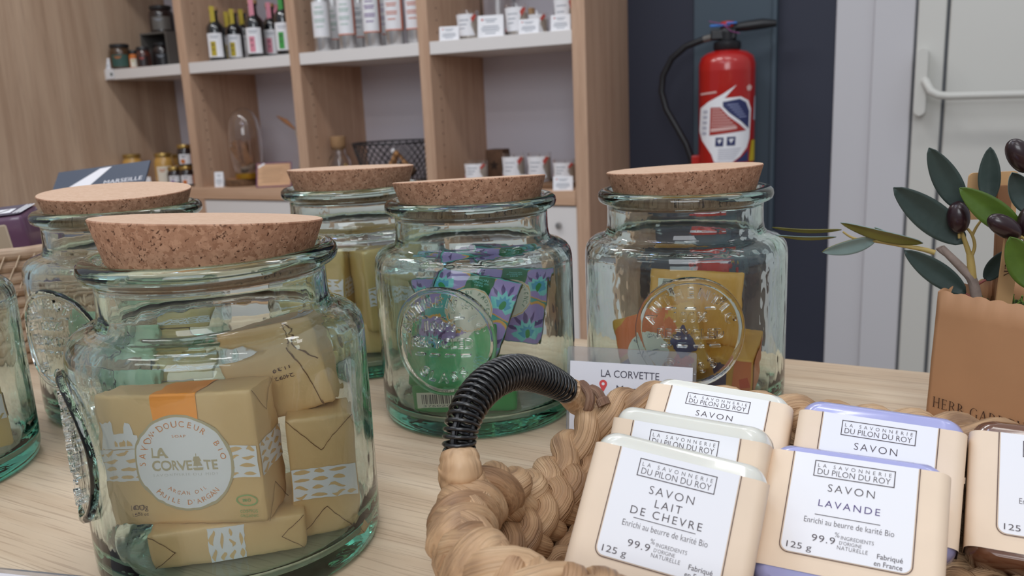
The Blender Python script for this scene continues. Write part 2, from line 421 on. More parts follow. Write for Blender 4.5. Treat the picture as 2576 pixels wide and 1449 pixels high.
# white door with panic bar, its stile and panel set off by dark joints
dr = struct(empty('door_1', (-.11, YW, FZ)))
def dpart(name, mb, m, **k): return mb.build(name, m, dr, **k)
dz = .5-FZ
dpart('door_joint', MB().box((.46, .002, dz), (.95, .03, 2.8)), GAP)
dpart('door_stile', MB().box((.033, -.018, dz), (.060, .03, 2.8)), DOORW, bevel=.003)
dpart('door_panel', MB().box((.55, -.018, dz), (.96, .03, 2.8)), DOORW, bevel=.004)
hp = onY(2322, 215, YW-.06); hx, hz = hp.x+.11, hp.z-FZ
pb = MB().prism(rrect(.026, .155, .013, 6), -.012, .05, 0, Matrix.Translation((hx-.004, -.034, hz+.008)) @ Matrix.Rotation(PI/2, 4, 'X'))
hb = dpart('panic_bar_housing', pb, DOORW, bevel=.004)
hb2 = onY(2345, 215, YW-.1); b3 = onY(2400, 241, YW-.1)
zb = b3.z-FZ
pts = [(hx, -.07, hz+.012), (hx+.006, -.085, hz+.008), (hx+.018, -.095, zb+.012), (hx+.034, -.1, zb+.003), (hx+.055, -.1, zb), (hx+.9, -.1, zb-.012)]
dpart('panic_bar', MB().tube(pts, [.010, .010, .0095, .009, .009, .009], 12), DOORW)

# ------------------------------------------------------------------ shelving
ZS, ZB = .3835, -.0175              # top of the middle shelf, top of the bottom board
UP = [(-2.254, -2.218), (-1.790, -1.754), (-1.328, -1.294), (-.872, -.836)]
CELL = [(-2.628, -2.254), (-2.218, -1.790), (-1.754, -1.328), (-1.294, -.872)]
sh = thing('shelving_unit', 'tall oak shelving unit with white shelves and white cabinet doors along the wall', 'shelving', (-1.73, 2.15, FZ))
SO = Vector((-1.73, 2.15, FZ))
TOP = 1.15
for i, (a, b) in enumerate(UP):
    m = MB().box(((a+b)/2-SO.x, 2.153-SO.y, (TOP+FZ)/2-SO.z), (b-a, .306, TOP-FZ))
    if i < 3:
        for z in [.04+.032*k for k in range(9)]+[.41+.032*k for k in range(9)]:
            m.add([(b-SO.x+.0006, 2.045-SO.y+.0025*math.cos(q), z-SO.z+.0025*math.sin(q)) for q in [2*PI*k/8 for k in range(8)]], [tuple(range(8))], 1)
    m.build('upright', [OAKZ, BLACKP], sh)
for a, b in CELL:
    MB().box(((a+b)/2-SO.x, 2.148-SO.y, ZS-.017-SO.z), (b-a-.001, .293, .034)).build('shelf', WHITE, sh, bevel=.001)
    MB().box(((a+b)/2-SO.x, 2.148-SO.y, .784-SO.z), (b-a-.001, .293, .034)).build('shelf', WHITE, sh, bevel=.001)
MB().box(((-2.628-.873)/2-SO.x, 2.1495-SO.y, ZB-.019-SO.z), (1.754, .3018, .038)).build('bottom_board', OAKX, sh, bevel=.001)
MB().box(((-2.628-.836)/2-SO.x, 2.153-SO.y, TOP+.018-SO.z), (1.79, .306, .036)).build('top_board', OAKX, sh)
MB().box(((-2.628-.836)/2-SO.x, 2.299-SO.y, (TOP+FZ)/2-SO.z), (1.79, .012, TOP-FZ)).build('back_panel', BACK, sh)
for a, b in CELL:
    d = MB().box(((a+b)/2-SO.x, 2.012-SO.y, (ZB-.042+FZ+.08)/2-SO.z), (b-a+.012, .019, ZB-.042-FZ-.08)).build('cabinet_door', WHITE, sh, bevel=.0015)
    kp = Vector((b-.052, 2.0, -.1085))
    MB().lathe([(0, -.002), (.0085, -.002), (.0085, .004), (.007, .007), (0, .008)], 20, 0, Matrix.Translation(kp-SO) @ Matrix.Rotation(PI/2, 4, 'X')).build('lock_knob', STEEL, d)

# ------------------------------------------------------------------ small goods on the shelves
def label_patch(mb, r, a0, a1, z0, z1, mi=0, n=10):
    mb.sheet(n, 1, lambda u, v: (r*math.sin(R(a0+(a1-a0)*u)), -r*math.cos(R(a0+(a1-a0)*u)), z0+(z1-z0)*v), mi)
def faux_lines(mb, r, a0, a1, zs, t, mi=0):
    for z, f in zs: label_patch(mb, r, (a0+a1)/2-(a1-a0)*f/2, (a0+a1)/2+(a1-a0)*f/2, z-t/2, z+t/2, mi, 6)
def face_cam(x, y): return math.degrees(math.atan2(-x, y))     # rotation that turns local -Y to the viewer
def jar(name, label, cat, x, y, z, r, h, body, lidm, lab=None, ink=None, group=None, rz=None, lidh=.011, dot=None):
    t = thing(name, label, cat, (x, y, z), (0, 0, R(rz if rz is not None else face_cam(x, y))), group)
    hb_ = h-lidh
    MB().lathe([(0, 0), (r*.86, 0), (r, r*.14), (r, hb_*.76), (r*.93, hb_*.88), (r*.8, hb_*.95), (r*.78, hb_), (0, hb_)], 28).build('jar_body', body, t)
    MB().lathe([(0, hb_-.001), (r*.86, hb_-.001), (r*.88, hb_+.002), (r*.88, h-.002), (r*.83, h), (0, h)], 28).build('lid', lidm, t)
    if lab:
        m = MB(); label_patch(m, r+.0006, -48, 40, hb_*.12, hb_*.66, 0)
        faux_lines(m, r+.001, -40, 10, [(hb_*.56, .8), (hb_*.5, .5)], hb_*.03, 1)
        if dot:
            m.add([(((r+.0012)*math.sin(-.35+.30*math.cos(q))), -(r+.0012)*math.cos(-.35+.30*math.cos(q)), hb_*.27+.30*r*math.sin(q)) for q in [2*PI*k/14 for k in range(14)]], [tuple(range(14))], 2)
            label_patch(m, r+.0008, 40, 75, hb_*.12, hb_*.66, 2)
        m.build('label', [lab, ink or GREYINK, dot or GREYINK], t)
    return t
HONEY = plain('set honey', '#c79a4f', .25, coat=.5)
DARKJAM = plain('dark preserve', '#2a2020', .2, coat=.5)
REDJAM = plain('red preserve', '#4e2a22', .2, coat=.5)
BROWNJ = plain('brown preserve', '#4a3421', .2, coat=.5)
GOLDL = plain('gold lid', '#b99a5a', .3, .8)
DARKL = plain('dark lid', '#2b2a2c', .35)
CREAM = plain('cream label', '#e3dccd', .7)
TEALB = plain('dark teal label', '#31524a', .6)
ORNG = plain('orange print', '#c8702e', .6)
PURP = plain('violet print', '#7a5a94', .6)
REDP = plain('red print', '#c4544a', .6)
GREENP = plain('leaf green print', '#3f9a45', .6)
PINK = plain('pink seal', '#d98a9c', .6)
YELL = plain('mustard seal', '#b5a02c', .6)

def px_item(u, y, z): # x of an item seen at column u standing at depth y on height z
    q = onY(u, 0, y); q2 = onY(u, 400, y)
    v = (CAMZ-z)*0
    # follow the vertical line of that column to height z
    lo, hi = -300, 900
    for _ in range(40):
        m = (lo+hi)/2
        if onY(u, m, y).z > z: lo = m
        else: hi = m
    return onY(u, (lo+hi)/2, y).x
# first bay, upper
riser = thing('shelf_riser', 'small grey metal riser at the right of the dark preserve jars', 'riser', (px_item(412, 2.19, .7), 2.19, ZS))
GREYM = plain('grey metal', '#6d6a66', .5, .3)
MB().box((0, 0, .118), (.13, .16, .006)).build('riser_top', GREYM, riser)
for s in (-1, 1): MB().box((s*.062, 0, .0575), (.006, .16, .115)).build('riser_leg', GREYM, riser)
x = max(px_item(292, 2.045, ZS+.03), -2.59); jar('preserve_jar', 'brown preserve jar with teal label at the left end of the shelf', 'jar', x, 2.045, ZS, .036, .085, BROWNJ, DARKL, TEALB, ORNG)
x = px_item(337, 2.06, ZS+.03); jar('preserve_jar', 'tiny jar with orange label between two dark preserve jars', 'jar', x, 2.06, ZS, .015, .062, ORNG, DARKL, CREAM, YELL)
x = px_item(368, 2.07, ZS+.03); jar('preserve_jar', 'small reddish preserve jar just left of the riser', 'jar', x, 2.06, ZS, .024, .07, REDJAM, DARKL, DARKJAM, REDP)
x = px_item(412, 2.16, ZS+.03); jar('preserve_jar', 'dark preserve jar standing under the grey riser', 'jar', x, 2.16, ZS, .036, .09, DARKJAM, DARKL, DARKL, GREYINK)
x = px_item(408, 2.17, ZS+.15); jar('preserve_jar', 'dark preserve jar standing on top of the grey riser', 'jar', x, 2.17, ZS+.121, .042, .092, DARKJAM, DARKL, GREYM, GREYINK)
def price_card(label, u, v, wpx, hpx, y, zbase, cat='price card', tilt=12, name='price_card', dots=True, group='price cards on the shelves', logo=False):
    p = onY(u, v, y); k = pxm(p); wd, h = wpx*k, hpx*k
    t = thing(name, label, cat, (p.x, y, zbase), (0, 0, R(face_cam(p.x, y)*.6)), group)
    M = Matrix.Rotation(R(-tilt), 4, 'X')
    m = MB().box((0, 0, h/2), (wd, .0012, h), 0, M)
    Mb = Matrix.Translation((0, h*math.sin(R(tilt))*2, 0)) @ Matrix.Rotation(R(tilt), 4, 'X')
    m.box((0, 0, h/2), (wd, .0012, h), 0, Mb)
    m.build('card', PAPERW, t, smooth=0)
    m = MB(); MX = M @ Matrix.Rotation(PI/2, 4, 'X')
    for f, wf in ((.80, .5), (.70, .34), (.48, .62), (.38, .72), (.28, .66), (.16, .4)): line(m, -wd*wf/2, h*f, wd*wf/2, h*f, h*.045, .0009, 0, MX)
    if dots: m.flat(disc(-wd*.32, h*.80, h*.055, 10), .0009, 1, MX)
    if logo: m.flat(disc(wd*.3, h*.5, h*.2, 12), .0009, 2, MX)
    m.build('lettering', [GREYINK, REDP, TEALB], t, smooth=0)
    return t
price_card('white price card propped at the far left end of the shelf edge', 268, 168, 17, 30, 2.012, ZS, group=None)
p0 = onY(276, 186, 1.9985)
t = thing('shelf_sticker', 'white sticker with green drop stuck on the left end of the shelf edge', 'sticker', (p0.x, 1.9985, p0.z-.017))
MB().box((0, 0, .017), (.037, .0008, .033)).build('sticker', PAPERW, t)
MB().flat(disc(.009, .015, .006, 14), .0008, 0, Matrix.Rotation(PI/2, 4, 'X')).build('drop_logo', TEALB, t)
# second bay, upper: oil bottles
BOTT = plain('dark oil bottle glass', '#121417', .08, coat=1)
CORKS = plain('small cork', '#b08c66', .9, vary=.25, vscale=300)
def oil_bottle(label, u, y, h, r, sealm, motif, group):
    x = px_item(u, y, ZS+.06)
    t = thing('oil_bottle', label, 'bottle', (x, y, ZS), (0, 0, R(face_cam(x, y)-4)), group)
    k = h/.164
    MB().lathe([(0, 0), (r*.9, 0), (r, r*.15), (r, .098*k), (r*.92, .108*k), (r*.6, .118*k), (r*.42, .126*k), (r*.40, .148*k), (r*.5, .150*k), (r*.5, .154*k), (0, .154*k)], 28).build('bottle_body', BOTT, t)
    MB().lathe([(0, .1535*k), (r*.5, .1535*k), (r*.52, .163*k), (r*.45, .165*k), (0, .165*k)], 20).build('cork', CORKS, t)
    m = MB(); label_patch(m, r+.0006, -62, 40, .012*k, .085*k, 0, 14)
    label_patch(m, r+.001, -36, -2, .016*k, .06*k, 1, 6); faux_lines(m, r+.001, -50, 30, [(.076*k, .7), (.071*k, .55)], .0022, 2)
    faux_lines(m, r+.0014, -34, -6, [(.05*k, .5), (.035*k, .35)], .004, 3)
    m.build('label', [PAPERW, motif, GREYINK, INK], t)
    m = MB(); m.box((-r*.12, -r*.52, .142*k), (r*.5, .0012, .05*k), 0).box((-r*.12, 0, .1662*k), (r*.5, r*1.05, .0012), 0)
    m.build('seal_strip', sealm, t)
    return t
g = 'dark oil bottles on the shelf'
oil_bottle('dark oil bottle with mustard seal, leftmost and nearest the shelf edge', 545, 2.05, .166, .0285, YELL, YELL, g)
oil_bottle('dark oil bottle with mustard seal just behind the leftmost oil bottle', 593, 2.11, .160, .0275, YELL, YELL, g)
oil_bottle('tall dark oil bottle with pink seal and white label turned to the front', 643, 2.045, .172, .029, PINK, PINK, g)
oil_bottle('dark oil bottle with pink seal second from the right upright', 686, 2.112, .166, .028, PINK, PINK, g)
oil_bottle('dark oil bottle with green seal half hidden by the right upright', 716, 2.035, .180, .028, GREENP, GREENP, g)
oil_bottle('dark oil bottle with mustard seal in the back row behind two mustard ones', 580, 2.19, .166, .028, YELL, YELL, g)
oil_bottle('dark oil bottle with mustard seal in the back row behind the tall pink one', 617, 2.2, .170, .028, YELL, YELL, g)
oil_bottle('dark oil bottle with pink seal in the back row by the right upright', 705, 2.21, .172, .028, PINK, PINK, g)
# third bay, upper: aluminium bottles
ALU = plain('brushed aluminium', '#dadadc', .38, 1)
SALM = plain('salmon print', '#cf7a60', .6)
MINT = plain('mint print', '#a9c3b8', .7)
LILAC = plain('lilac print', '#b3a6c8', .7)
def alu_bottle(label, u, y, stripe, ink):
    x = px_item(u, y, ZS+.06)
    t = thing('aluminium_bottle', label, 'bottle', (x, y, ZS), (0, 0, R(face_cam(x, y)-6)), 'aluminium bottles on the shelf')
    r = .0255
    MB().lathe([(0, 0), (r*.94, 0), (r, .003), (r, .152), (r*.95, .165), (r*.78, .18), (r*.58, .19), (r*.5, .193), (r*.5, .21), (0, .211)], 30).build('bottle_body', ALU, t)
    m = MB(); label_patch(m, r+.0005, -75, 52, .043, .140, 0, 16)
    label_patch(m, r+.0005, 52, 80, .043, .140, 1, 5); label_patch(m, r+.0008, -75, 80, .040, .0435, 1, 14)
    faux_lines(m, r+.001, -60, 40, [(.124, .5), (.112, .7), (.106, .6), (.09, .75), (.084, .7), (.07, .5)], .003, 2)
    m.build('label', [PAPERW, stripe, ink], t)
    MB().lathe([(0, .2105), (r*.55, .2105), (r*.55, .226), (0, .226)], 20).build('cap', ALU, t)
alu_bottle('aluminium bottle at the left front with white label and mint print', 811, 2.035, WHITE, MINT)
alu_bottle('aluminium bottle in the back row behind the first two front ones', 841, 2.14, SALM, MINT)
alu_bottle('aluminium bottle second in the front row with a salmon side stripe', 873, 2.035, SALM, MINT)
alu_bottle('aluminium bottle in the back row between second and third front ones', 905, 2.14, SALM, GREYINK)
alu_bottle('aluminium bottle third in the front row with violet print', 937, 2.035, SALM, PURP)
alu_bottle('aluminium bottle in the back row with lilac print', 969, 2.13, SALM, LILAC)
alu_bottle('aluminium bottle fourth in the front row with salmon print', 992, 2.035, SALM, SALM)
alu_bottle('aluminium bottle partly hidden by the right upright with salmon print', 1044, 2.06, SALM, SALM)
# candles
WAX = plain('cream wax', '#ded2c4', .5, sss=.2)
def candle(label, u, y, z, r=.031, h=.072, fill=.72):
    x = px_item(u, y, z+.03)
    t = thing('glass_candle', label, 'candle', (x, y, z), (0, 0, R(face_cam(x, y)-8)), 'scented candles in glass tumblers')
    MB().lathe([(0, 0), (r*.95, 0), (r, .003), (r, h), (r-.0022, h), (r-.0024, .006), (0, .006)], 28, loop=False).build('tumbler', CLEAR, t)
    MB().lathe([(0, .0065), (r-.003, .0065), (r-.003, h*fill), (0, h*fill-.002)], 28).build('wax', WAX, t)
    MB().tube([(0, 0, h*fill-.003), (.001, 0, h*fill+.007)], .0009, 6).build('wick', INK, t)
    m = MB(); f = lambda p: (math.sin(p.x/r)*(r+.0007+p.z), -math.cos(p.x/r)*(r+.0007+p.z), p.y)
    a = r*1.25; z0, z1 = .012, h*.88; zm = (z0+z1)/2
    strips(m, [(-a, z0), (-a*.8, zm*.95), (-a, z1), (a*.55, z1), (a*.3, zm), (a*.6, z0)], f, r*.25, 0, 0)
    strips(m, [(a*.55, z1), (a*.3, z1-.012), (a*.42, zm+.006), (a*.8, z1-.004)], f, r*.25, .0003, 1)
    strips(m, [(-a, z0), (-a, z0+.012), (-a*.7, z0)], f, r*.25, .0003, 1)
    for q, wf in ((.7, .5), (.5, .4), (.32, .3)): strips(m, [(-a*.55, z0+(z1-z0)*q), (-a*.55+a*wf*1.4, z0+(z1-z0)*q), (-a*.55+a*wf*1.4, z0+(z1-z0)*q+.0025), (-a*.55, z0+(z1-z0)*q+.0025)], f, r*.25, .0003, 2)
    m.build('label', [PAPERW, REDP, GREYINK], t)
candle('candle in glass tumbler at the left of the upper shelf beside a card', 1178, 2.085, ZS, h=.078)
candle('candle in glass tumbler behind the two middle upper price cards', 1301, 2.075, ZS, h=.082)
candle('candle in glass tumbler half hidden behind the third upper card', 1352, 2.19, ZS, h=.07)
candle('candle in glass tumbler at the right end of the upper shelf', 1424, 2.10, ZS, h=.1)
t = thing('glass_vase', 'tall clear glass cylinder behind the upper candles', 'vase', (px_item(1252, 2.2, ZS+.1), 2.2, ZS))
MB().lathe([(0, 0), (.048, 0), (.05, .003), (.05, .2), (.048, .2), (.0475, .005), (0, .005)], 32).build('vase_wall', CLEAR, t)
t = thing('bamboo_tube', 'pale wooden tube standing behind the upper candles', 'tube', (px_item(1335, 2.22, ZS+.05), 2.22, ZS))
MB().lathe([(0, 0), (.013, 0), (.013, .085), (.011, .085), (.011, .03), (0, .03)], 20).build('tube', CORKS, t)
price_card('white price card leftmost on the upper candle shelf', 1130, 102, 50, 35, 2.012, ZS)
price_card('large white price card in front of the upper candles', 1234, 92, 66, 54, 2.012, ZS)
price_card('white price card third along the upper candle shelf', 1330, 84, 52, 36, 2.012, ZS)
price_card('white price card at the right end of the upper candle shelf', 1410, 76, 50, 40, 2.012, ZS)
# first bay, lower: honeys and jams
x = max(px_item(333, 2.035, ZB+.04), -2.592); jar('honey_jar', 'pale honey jar standing alone at the left of the lower shelf', 'jar', x, 2.036, ZB, .034, .112, HONEY, GOLDL, CREAM, GREYINK)
x = px_item(416, 2.07, ZB+.04); jar('honey_jar', 'pale honey jar beside the small jam jars', 'jar', x, 2.07, ZB, .033, .112, HONEY, GOLDL, CREAM, ORNG)
x = px_item(436, 2.22, ZB+.04); jar('honey_jar', 'pale honey jar at the back behind the small jams', 'jar', x, 2.22, ZB, .03, .098, HONEY, GOLDL, CREAM, ORNG)
JG = 'small jam jars with fruit labels'
x = px_item(439, 2.045, ZB+.04); jar('jam_jar', 'small jam jar with violet side label next to the honey', 'jar', x, 2.045, ZB, .024, .066, DARKJAM, GOLDL, PAPERW, INK, JG, dot=PURP)
x = px_item(470, 2.05, ZB+.04); jar('jam_jar', 'small jam jar carrying another jam jar on its lid', 'jar', x, 2.05, ZB, .025, .068, DARKJAM, GOLDL, PAPERW, INK, JG, dot=ORNG)
x2 = px_item(464, 2.055, ZB+.12); jar('jam_jar', 'small jam jar stacked on top of another by the upright', 'jar', x2, 2.055, ZB+.0682, .026, .072, DARKJAM, GOLDL, PAPERW, INK, JG, dot=ORNG)
price_card('small white card between the two honey jars', 365, 442, 22, 22, 2.04, ZB, group=None)
# second bay, lower: cloche on a wood slice
WOODS = plain('pale dried wood', '#b0805c', .8, vary=.3, vscale=90)
BARK = plain('bark', '#6d5038', .9, vary=.4, vscale=120)
BRASS = plain('amber brass', '#b58a2e', .3, .7)
xs = px_item(608, 2.07, ZB+.01)
t = thing('wood_slice', 'round slice of wood with bark under the glass cloche', 'wood slice', (xs, 2.075, ZB))
MB().lathe([(0, 0), (.055, 0), (.057, .008), (.055, .022), (.05, .024)], 30).build('bark', BARK, t)
MB().lathe([(.0505, .0238), (0, .0245)], 30).build('cut_face', WOODS, t)
xc = px_item(622, 2.085, ZB+.12)
t = thing('glass_cloche', 'clear glass cloche with wood chips on an amber base', 'cloche', (xc, 2.08, ZB+.0246), (0, 0, R(40)))
MB().lathe([(0, 0), (.042, 0), (.043, .004), (.043, .016), (.040, .018), (0, .018)], 30).build('base', BRASS, t)
pr = [(.0405, .0182), (.0455, .03), (.051, .06), (.0535, .11), (.052, .155), (.045, .19), (.032, .213), (.015, .225), (0, .228)]
pr[-1] = (.0008, .228)
MB().lathe(pr+[(r*.965 if r > .001 else .0008, z-.0016) for r, z in pr[::-1]], 36, loop=True).build('dome', CLEAR, t)
m = MB()
for i in range(7):
    a = -1.2+i*.4; M = Matrix.Translation((.012*math.sin(i*2.1), .010*math.cos(i*1.7), .03)) @ Matrix.Rotation(i*.5, 4, 'Z') @ Matrix.Rotation(a*.42, 4, 'Y')
    m.box((0, 0, .050+.005*(i % 3)), (.026, .004, .075), 0, M)
m.build('wood_chips', WOODS, t, smooth=0)
m = MB()
for i in range(5): m.tube([(.022*math.cos(a+i), .022*math.sin(a+i), .028+.003*i+.004*math.sin(2*a+i)) for a in [k*.5 for k in range(10)]], .003, 6)
m.build('dried_petals', plain('dried petals', '#b6a08c', .9, vary=.3, vscale=200), t)
price_card('narrow white card left of the wood slice', 552, 470, 22, 38, 2.02, ZB, group=None, dots=False)
p = onY(690, 474, 2.03)
t = thing('wooden_notice', 'slanted pale wooden notice with purple border on the lower shelf', 'notice', (p.x, 2.03, ZB), (0, 0, R(32)))
M = Matrix.Rotation(R(-28), 4, 'X')
MB().box((0, 0, .042), (.108, .003, .082), 0, M).build('board', plain('pale pine', '#cfa37c', .6, vary=.15, vscale=12, stretch=(1, 1, 8)), t)
m = MB(); frame(m, -.054, .002, .054, .083, .004, .0022, 0, M @ Matrix.Rotation(PI/2, 4, 'X')); m.build('border', plain('plum border', '#6a2f58', .6), t)
m = MB(); MX = M @ Matrix.Rotation(PI/2, 4, 'X')
for k in range(6): line(m, -.038, .066-k*.009, .030-.006*(k % 3), .066-k*.009, .0018, .0021, 0, MX)
line(m, -.05, .07, -.03, .082, .006, .0023, 1, MX)
m.build('lettering', [plain('tan ink', '#a98560', .7), PAPERW], t)
MB().box((0, 0, 0), (.09, .003, .076), 0, Matrix.Translation((0, .059, .0355)) @ Matrix.Rotation(R(24), 4, 'X')).build('back_leg', plain('plum border', '#6a2f58'), t)
DRY = plain('dried stem', '#9a6a48', .9)
a = onY(751, 430, 2.1); b = onY(697, 292, 2.1)
t = thing('dried_stem', 'dried brown seed head leaning beside the cloche', 'dried flower', (a.x, 2.1, ZB))
q = onY(757, 380, 2.1); q2 = onY(742, 325, 2.1)
P = [(0, 0, 0), (a.x-a.x+.002, 0, a.z-ZB), (q.x-a.x, 0, q.z-ZB), (q2.x-a.x, 0, q2.z-ZB), ((q2.x+b.x)/2-a.x, 0, (q2.z+b.z)/2-ZB+.004), (b.x-a.x, 0, b.z-ZB)]
MB().tube(P[:4], .0018, 6).build('stem', plain('pale stem', '#b3a390', .9), t)
MB().tube(P[3:], [.003, .008, .002], 8).build('seed_head', DRY, t)
# third bay, lower
xk = px_item(853, 2.1, ZB+.1)
t = thing('cork_bottle', 'small glass jar with a cork stopper beside the wire basket', 'bottle', (xk, 2.1, ZB), (0, 0, 0))
MB().lathe([(0, 0), (.03, 0), (.034, .004), (.035, .07), (.03, .088), (.021, .098), (.02, .112), (.024, .114), (.024, .117), (.018, .117), (.018, .1), (.032, .07), (.0315, .006), (0, .006)], 30).build('glass_body', CLEAR, t)
MB().lathe([(0, .11), (.0175, .11), (.021, .119), (.0235, .122), (.0245, .152), (0, .153)], 24).build('stopper', CORKS, t)
m = MB()
for i in range(9): m.lathe([(0, -.006), (.006, -.003), (.007, .002), (0, .007)], 8, 0, Matrix.Translation((.018*math.cos(i*2.4), .018*math.sin(i*2.4), .014+.006*i)) @ Matrix.Rotation(i, 4, 'X'))
m.build('dried_buds', plain('dried buds', '#c9a66b', .9), t)
xb = px_item(1000, 2.13, ZB+.09)
t = thing('wire_basket', 'black wire lattice basket holding wooden brushes', 'basket', (xb, 2.125, ZB), (0, 0, 0))
WIRE = plain('black wire', '#202126', .5)
def bsk(a, f): rr = .085+.045*f**.7; return (rr*math.cos(a), rr*math.sin(a), .004+.125*f)
m = MB()
for i in range(36):
    for s in (-1, 1): m.tube([bsk(2*PI*i/36+s*f*.9, f) for f in [k/8 for k in range(9)]], .0013, 5)
m.build('lattice', WIRE, t)
MB().tube([bsk(2*PI*k/48, 1) for k in range(48)], .0028, 8, closed=True).build('rim', WIRE, t)
MB().lathe([(0, .001), (.085, .001), (.086, .004), (0, .004)], 36).build('base', WIRE, t)
BRW = plain('brush wood', '#b08050', .6); BRS = plain('brush bristle', '#6d5138', .9, vary=.4, vscale=300)
for i, (u, v, rot, lb) in enumerate(((975, 405, .5, 'wooden brush leaning to the left in the wire basket'), (1010, 408, -.35, 'wooden brush with white wrapper in the middle of the wire basket'), (1040, 420, -.8, 'dark bristled brush at the right of the wire basket'))):
    pc = onY(u, v, 2.10+.02*i)
    br = thing('wooden_brush', lb, 'brush', (pc.x, 2.10+.02*i, ZB+.032), (0, rot, 0))
    MB().lathe([(0, 0), (.014, .002), (.017, .02), (.013, .034), (0, .035)], 18).build('bristles', BRS, br)
    MB().lathe([(0, .0345), (.012, .0345), (.009, .055), (.011, .075), (0, .085)], 18).build('handle', PAPERW if i == 1 else BRW, br)
# fourth bay, lower
p = onY(1250, 430, 2.17)
t = thing('wooden_block', 'dark burnt wooden block with star motif behind the lower candles', 'block', (p.x, 2.18, ZB))
MB().box((0, 0, .05), (.055, .05, .1)).build('block', plain('dark walnut', '#5f4330', .8, vary=.35, vscale=60), t, bevel=.003)
m = MB(); m.flat([((.016 if k % 2 == 0 else .007)*math.sin(k*PI/5), .055+(.016 if k % 2 == 0 else .007)*math.cos(k*PI/5)) for k in range(10)], .0256, 0, Matrix.Rotation(PI/2, 4, 'X')); m.build('star', plain('burnt star', '#2b1d16', .9), t)
t = thing('wooden_tray', 'low dark wooden tray under the lower candles', 'tray', (px_item(1325, 2.1, ZB+.01), 2.12, ZB))
MB().box((0, 0, .007), (.30, .15, .012)).build('tray', plain('dark tray wood', '#76583f', .7, vary=.25, vscale=20), t, bevel=.002)
ZT = ZB+.0132
candle('candle in glass tumbler leftmost on the lower tray', 1199, 2.075, ZT, .0335, .062, .8)
candle('candle in glass tumbler second on the lower tray, standing behind', 1294, 2.12, ZT, .0335, .079, .85)
candle('candle in glass tumbler third on the lower tray, standing behind', 1358, 2.12, ZT, .0335, .079, .85)
candle('candle in glass tumbler at the right end of the lower tray', 1421, 2.09, ZT, .031, .062, .8)
price_card('small white card between the two back candles of the lower shelf', 1306, 443, 38, 24, 2.03, ZT)
price_card('white price card at the right corner of the bottom board', 1416, 478, 50, 36, 2.008, ZB)
price_card('white card lying low in front of the leftmost lower candle', 1170, 452, 52, 14, 2.02, ZB, dots=False)
t = thing('green_sprig', 'tiny green leaf sprig by the right upright of the lower shelf', 'sprig', (px_item(1441, 2.16, ZB+.05), 2.2, ZB))
MB().tube([(0, 0, 0), (0, 0, .05), (.003, 0, .11)], .0015, 6).build('stem', GREENP, t)
MB().lathe([(0, .1), (.008, .108), (.009, .115), (0, .128)], 10).build('leaf', GREENP, t)

# ------------------------------------------------------------------ fire extinguisher
RE = .0705
xe = onY(1822, 250, 2.19).x
ex = thing('fire_extinguisher', 'red fire extinguisher with black hose hanging on the navy wall', 'fire extinguisher', (xe, 2.215, -.19), (0, 0, R(face_cam(xe, 2.2))))
REDM = plain('red enamel', '#b3150f', .28, coat=.6)
zt = onY(1822, 128, 2.2).z+.19          # height of the shoulder top above the base
MB().lathe([(0, 0), (RE*.9, 0), (RE, .012), (RE, zt-.05), (RE*1.004, zt-.048), (RE, zt-.046), (RE, zt-.033), (RE*.92, zt-.014), (RE*.7, zt-.003), (RE*.36, zt+.003), (0, zt+.003)], 56).build('cylinder', REDM, ex)
kx = pxm((xe, 2.15, .2))
def ex_pt(cx, cy_):                      # pixels of the close view of the extinguisher -> surface
    u, v = 1620+cx*.2623, 40+cy_*.2623
    ax = 1822+(v-250)*.052
    return ((u-ax)*kx, onY(ax, v, 2.15).z+.19)
def ex_fn(p):
    x = max(-.98, min(.98, p.x/RE)); a = math.asin(x); return ((RE+.0006+p.z)*x, -(RE+.0006+p.z)*math.cos(a), p.y)
def ex_poly(mb, pts, mi, z=0): strips(mb, [ex_pt(*q) for q in pts], ex_fn, .006, z, mi)
m = MB()
ex_poly(m, [(530, 880), (600, 820), (730, 750), (855, 665), (750, 790), (900, 780), (970, 820), (1000, 900), (1005, 1180), (985, 1270), (930, 1350), (860, 1405), (690, 1405), (660, 1330), (560, 1190), (530, 1100)], 0)
ex_poly(m, [(735, 825), (890, 800), (950, 835), (985, 920), (990, 1090), (920, 1020), (800, 930), (740, 870)], 1, .0004)
ex_poly(m, [(625, 875), (715, 875), (800, 965), (900, 1040), (970, 1105), (630, 1145)], 2, .0004)
ex_poly(m, [(1000, 1290), (1005, 1405), (880, 1405), (950, 1350)], 1, .0004)
ex_poly(m, [(1025, 1205), (1065, 1205), (1070, 1405), (1015, 1405)], 3, .0004)
for x0, y0, d in ((690, 1165, 75), (795, 1160, 80)):
    ex_poly(m, [(x0, y0), (x0+d, y0), (x0+d, y0+85), (x0, y0+85)], 1, .0005); ex_poly(m, [(x0+18, y0+22), (x0+d-14, y0+18), (x0+d*.5, y0+62)], 0, .0008)
for k in range(7): ex_poly(m, [(640, 890+k*26), (720+k*24, 890+k*26), (720+k*24, 900+k*26), (640, 900+k*26)], 4, .0008)
ex_poly(m, [(640, 1075), (880, 1060), (880, 1085), (640, 1110)], 4, .0008)
for k in range(6): ex_poly(m, [(780+k*22, 850+k*24), (880+k*16, 846+k*24), (880+k*16, 856+k*24), (780+k*22, 860+k*24)], 5, .0008)
for k in range(5): ex_poly(m, [(560, 900+k*52), (600, 900+k*52), (600, 930+k*52), (560, 930+k*52)], 6, .0008)
for k in range(6): ex_poly(m, [(720, 1275+k*20), (930-k*10, 1270+k*20), (930-k*10, 1276+k*20), (720, 1281+k*20)], 6, .0008)
ex_poly(m, [(525, 735), (670, 718), (672, 735), (525, 752)], 4, .0004)
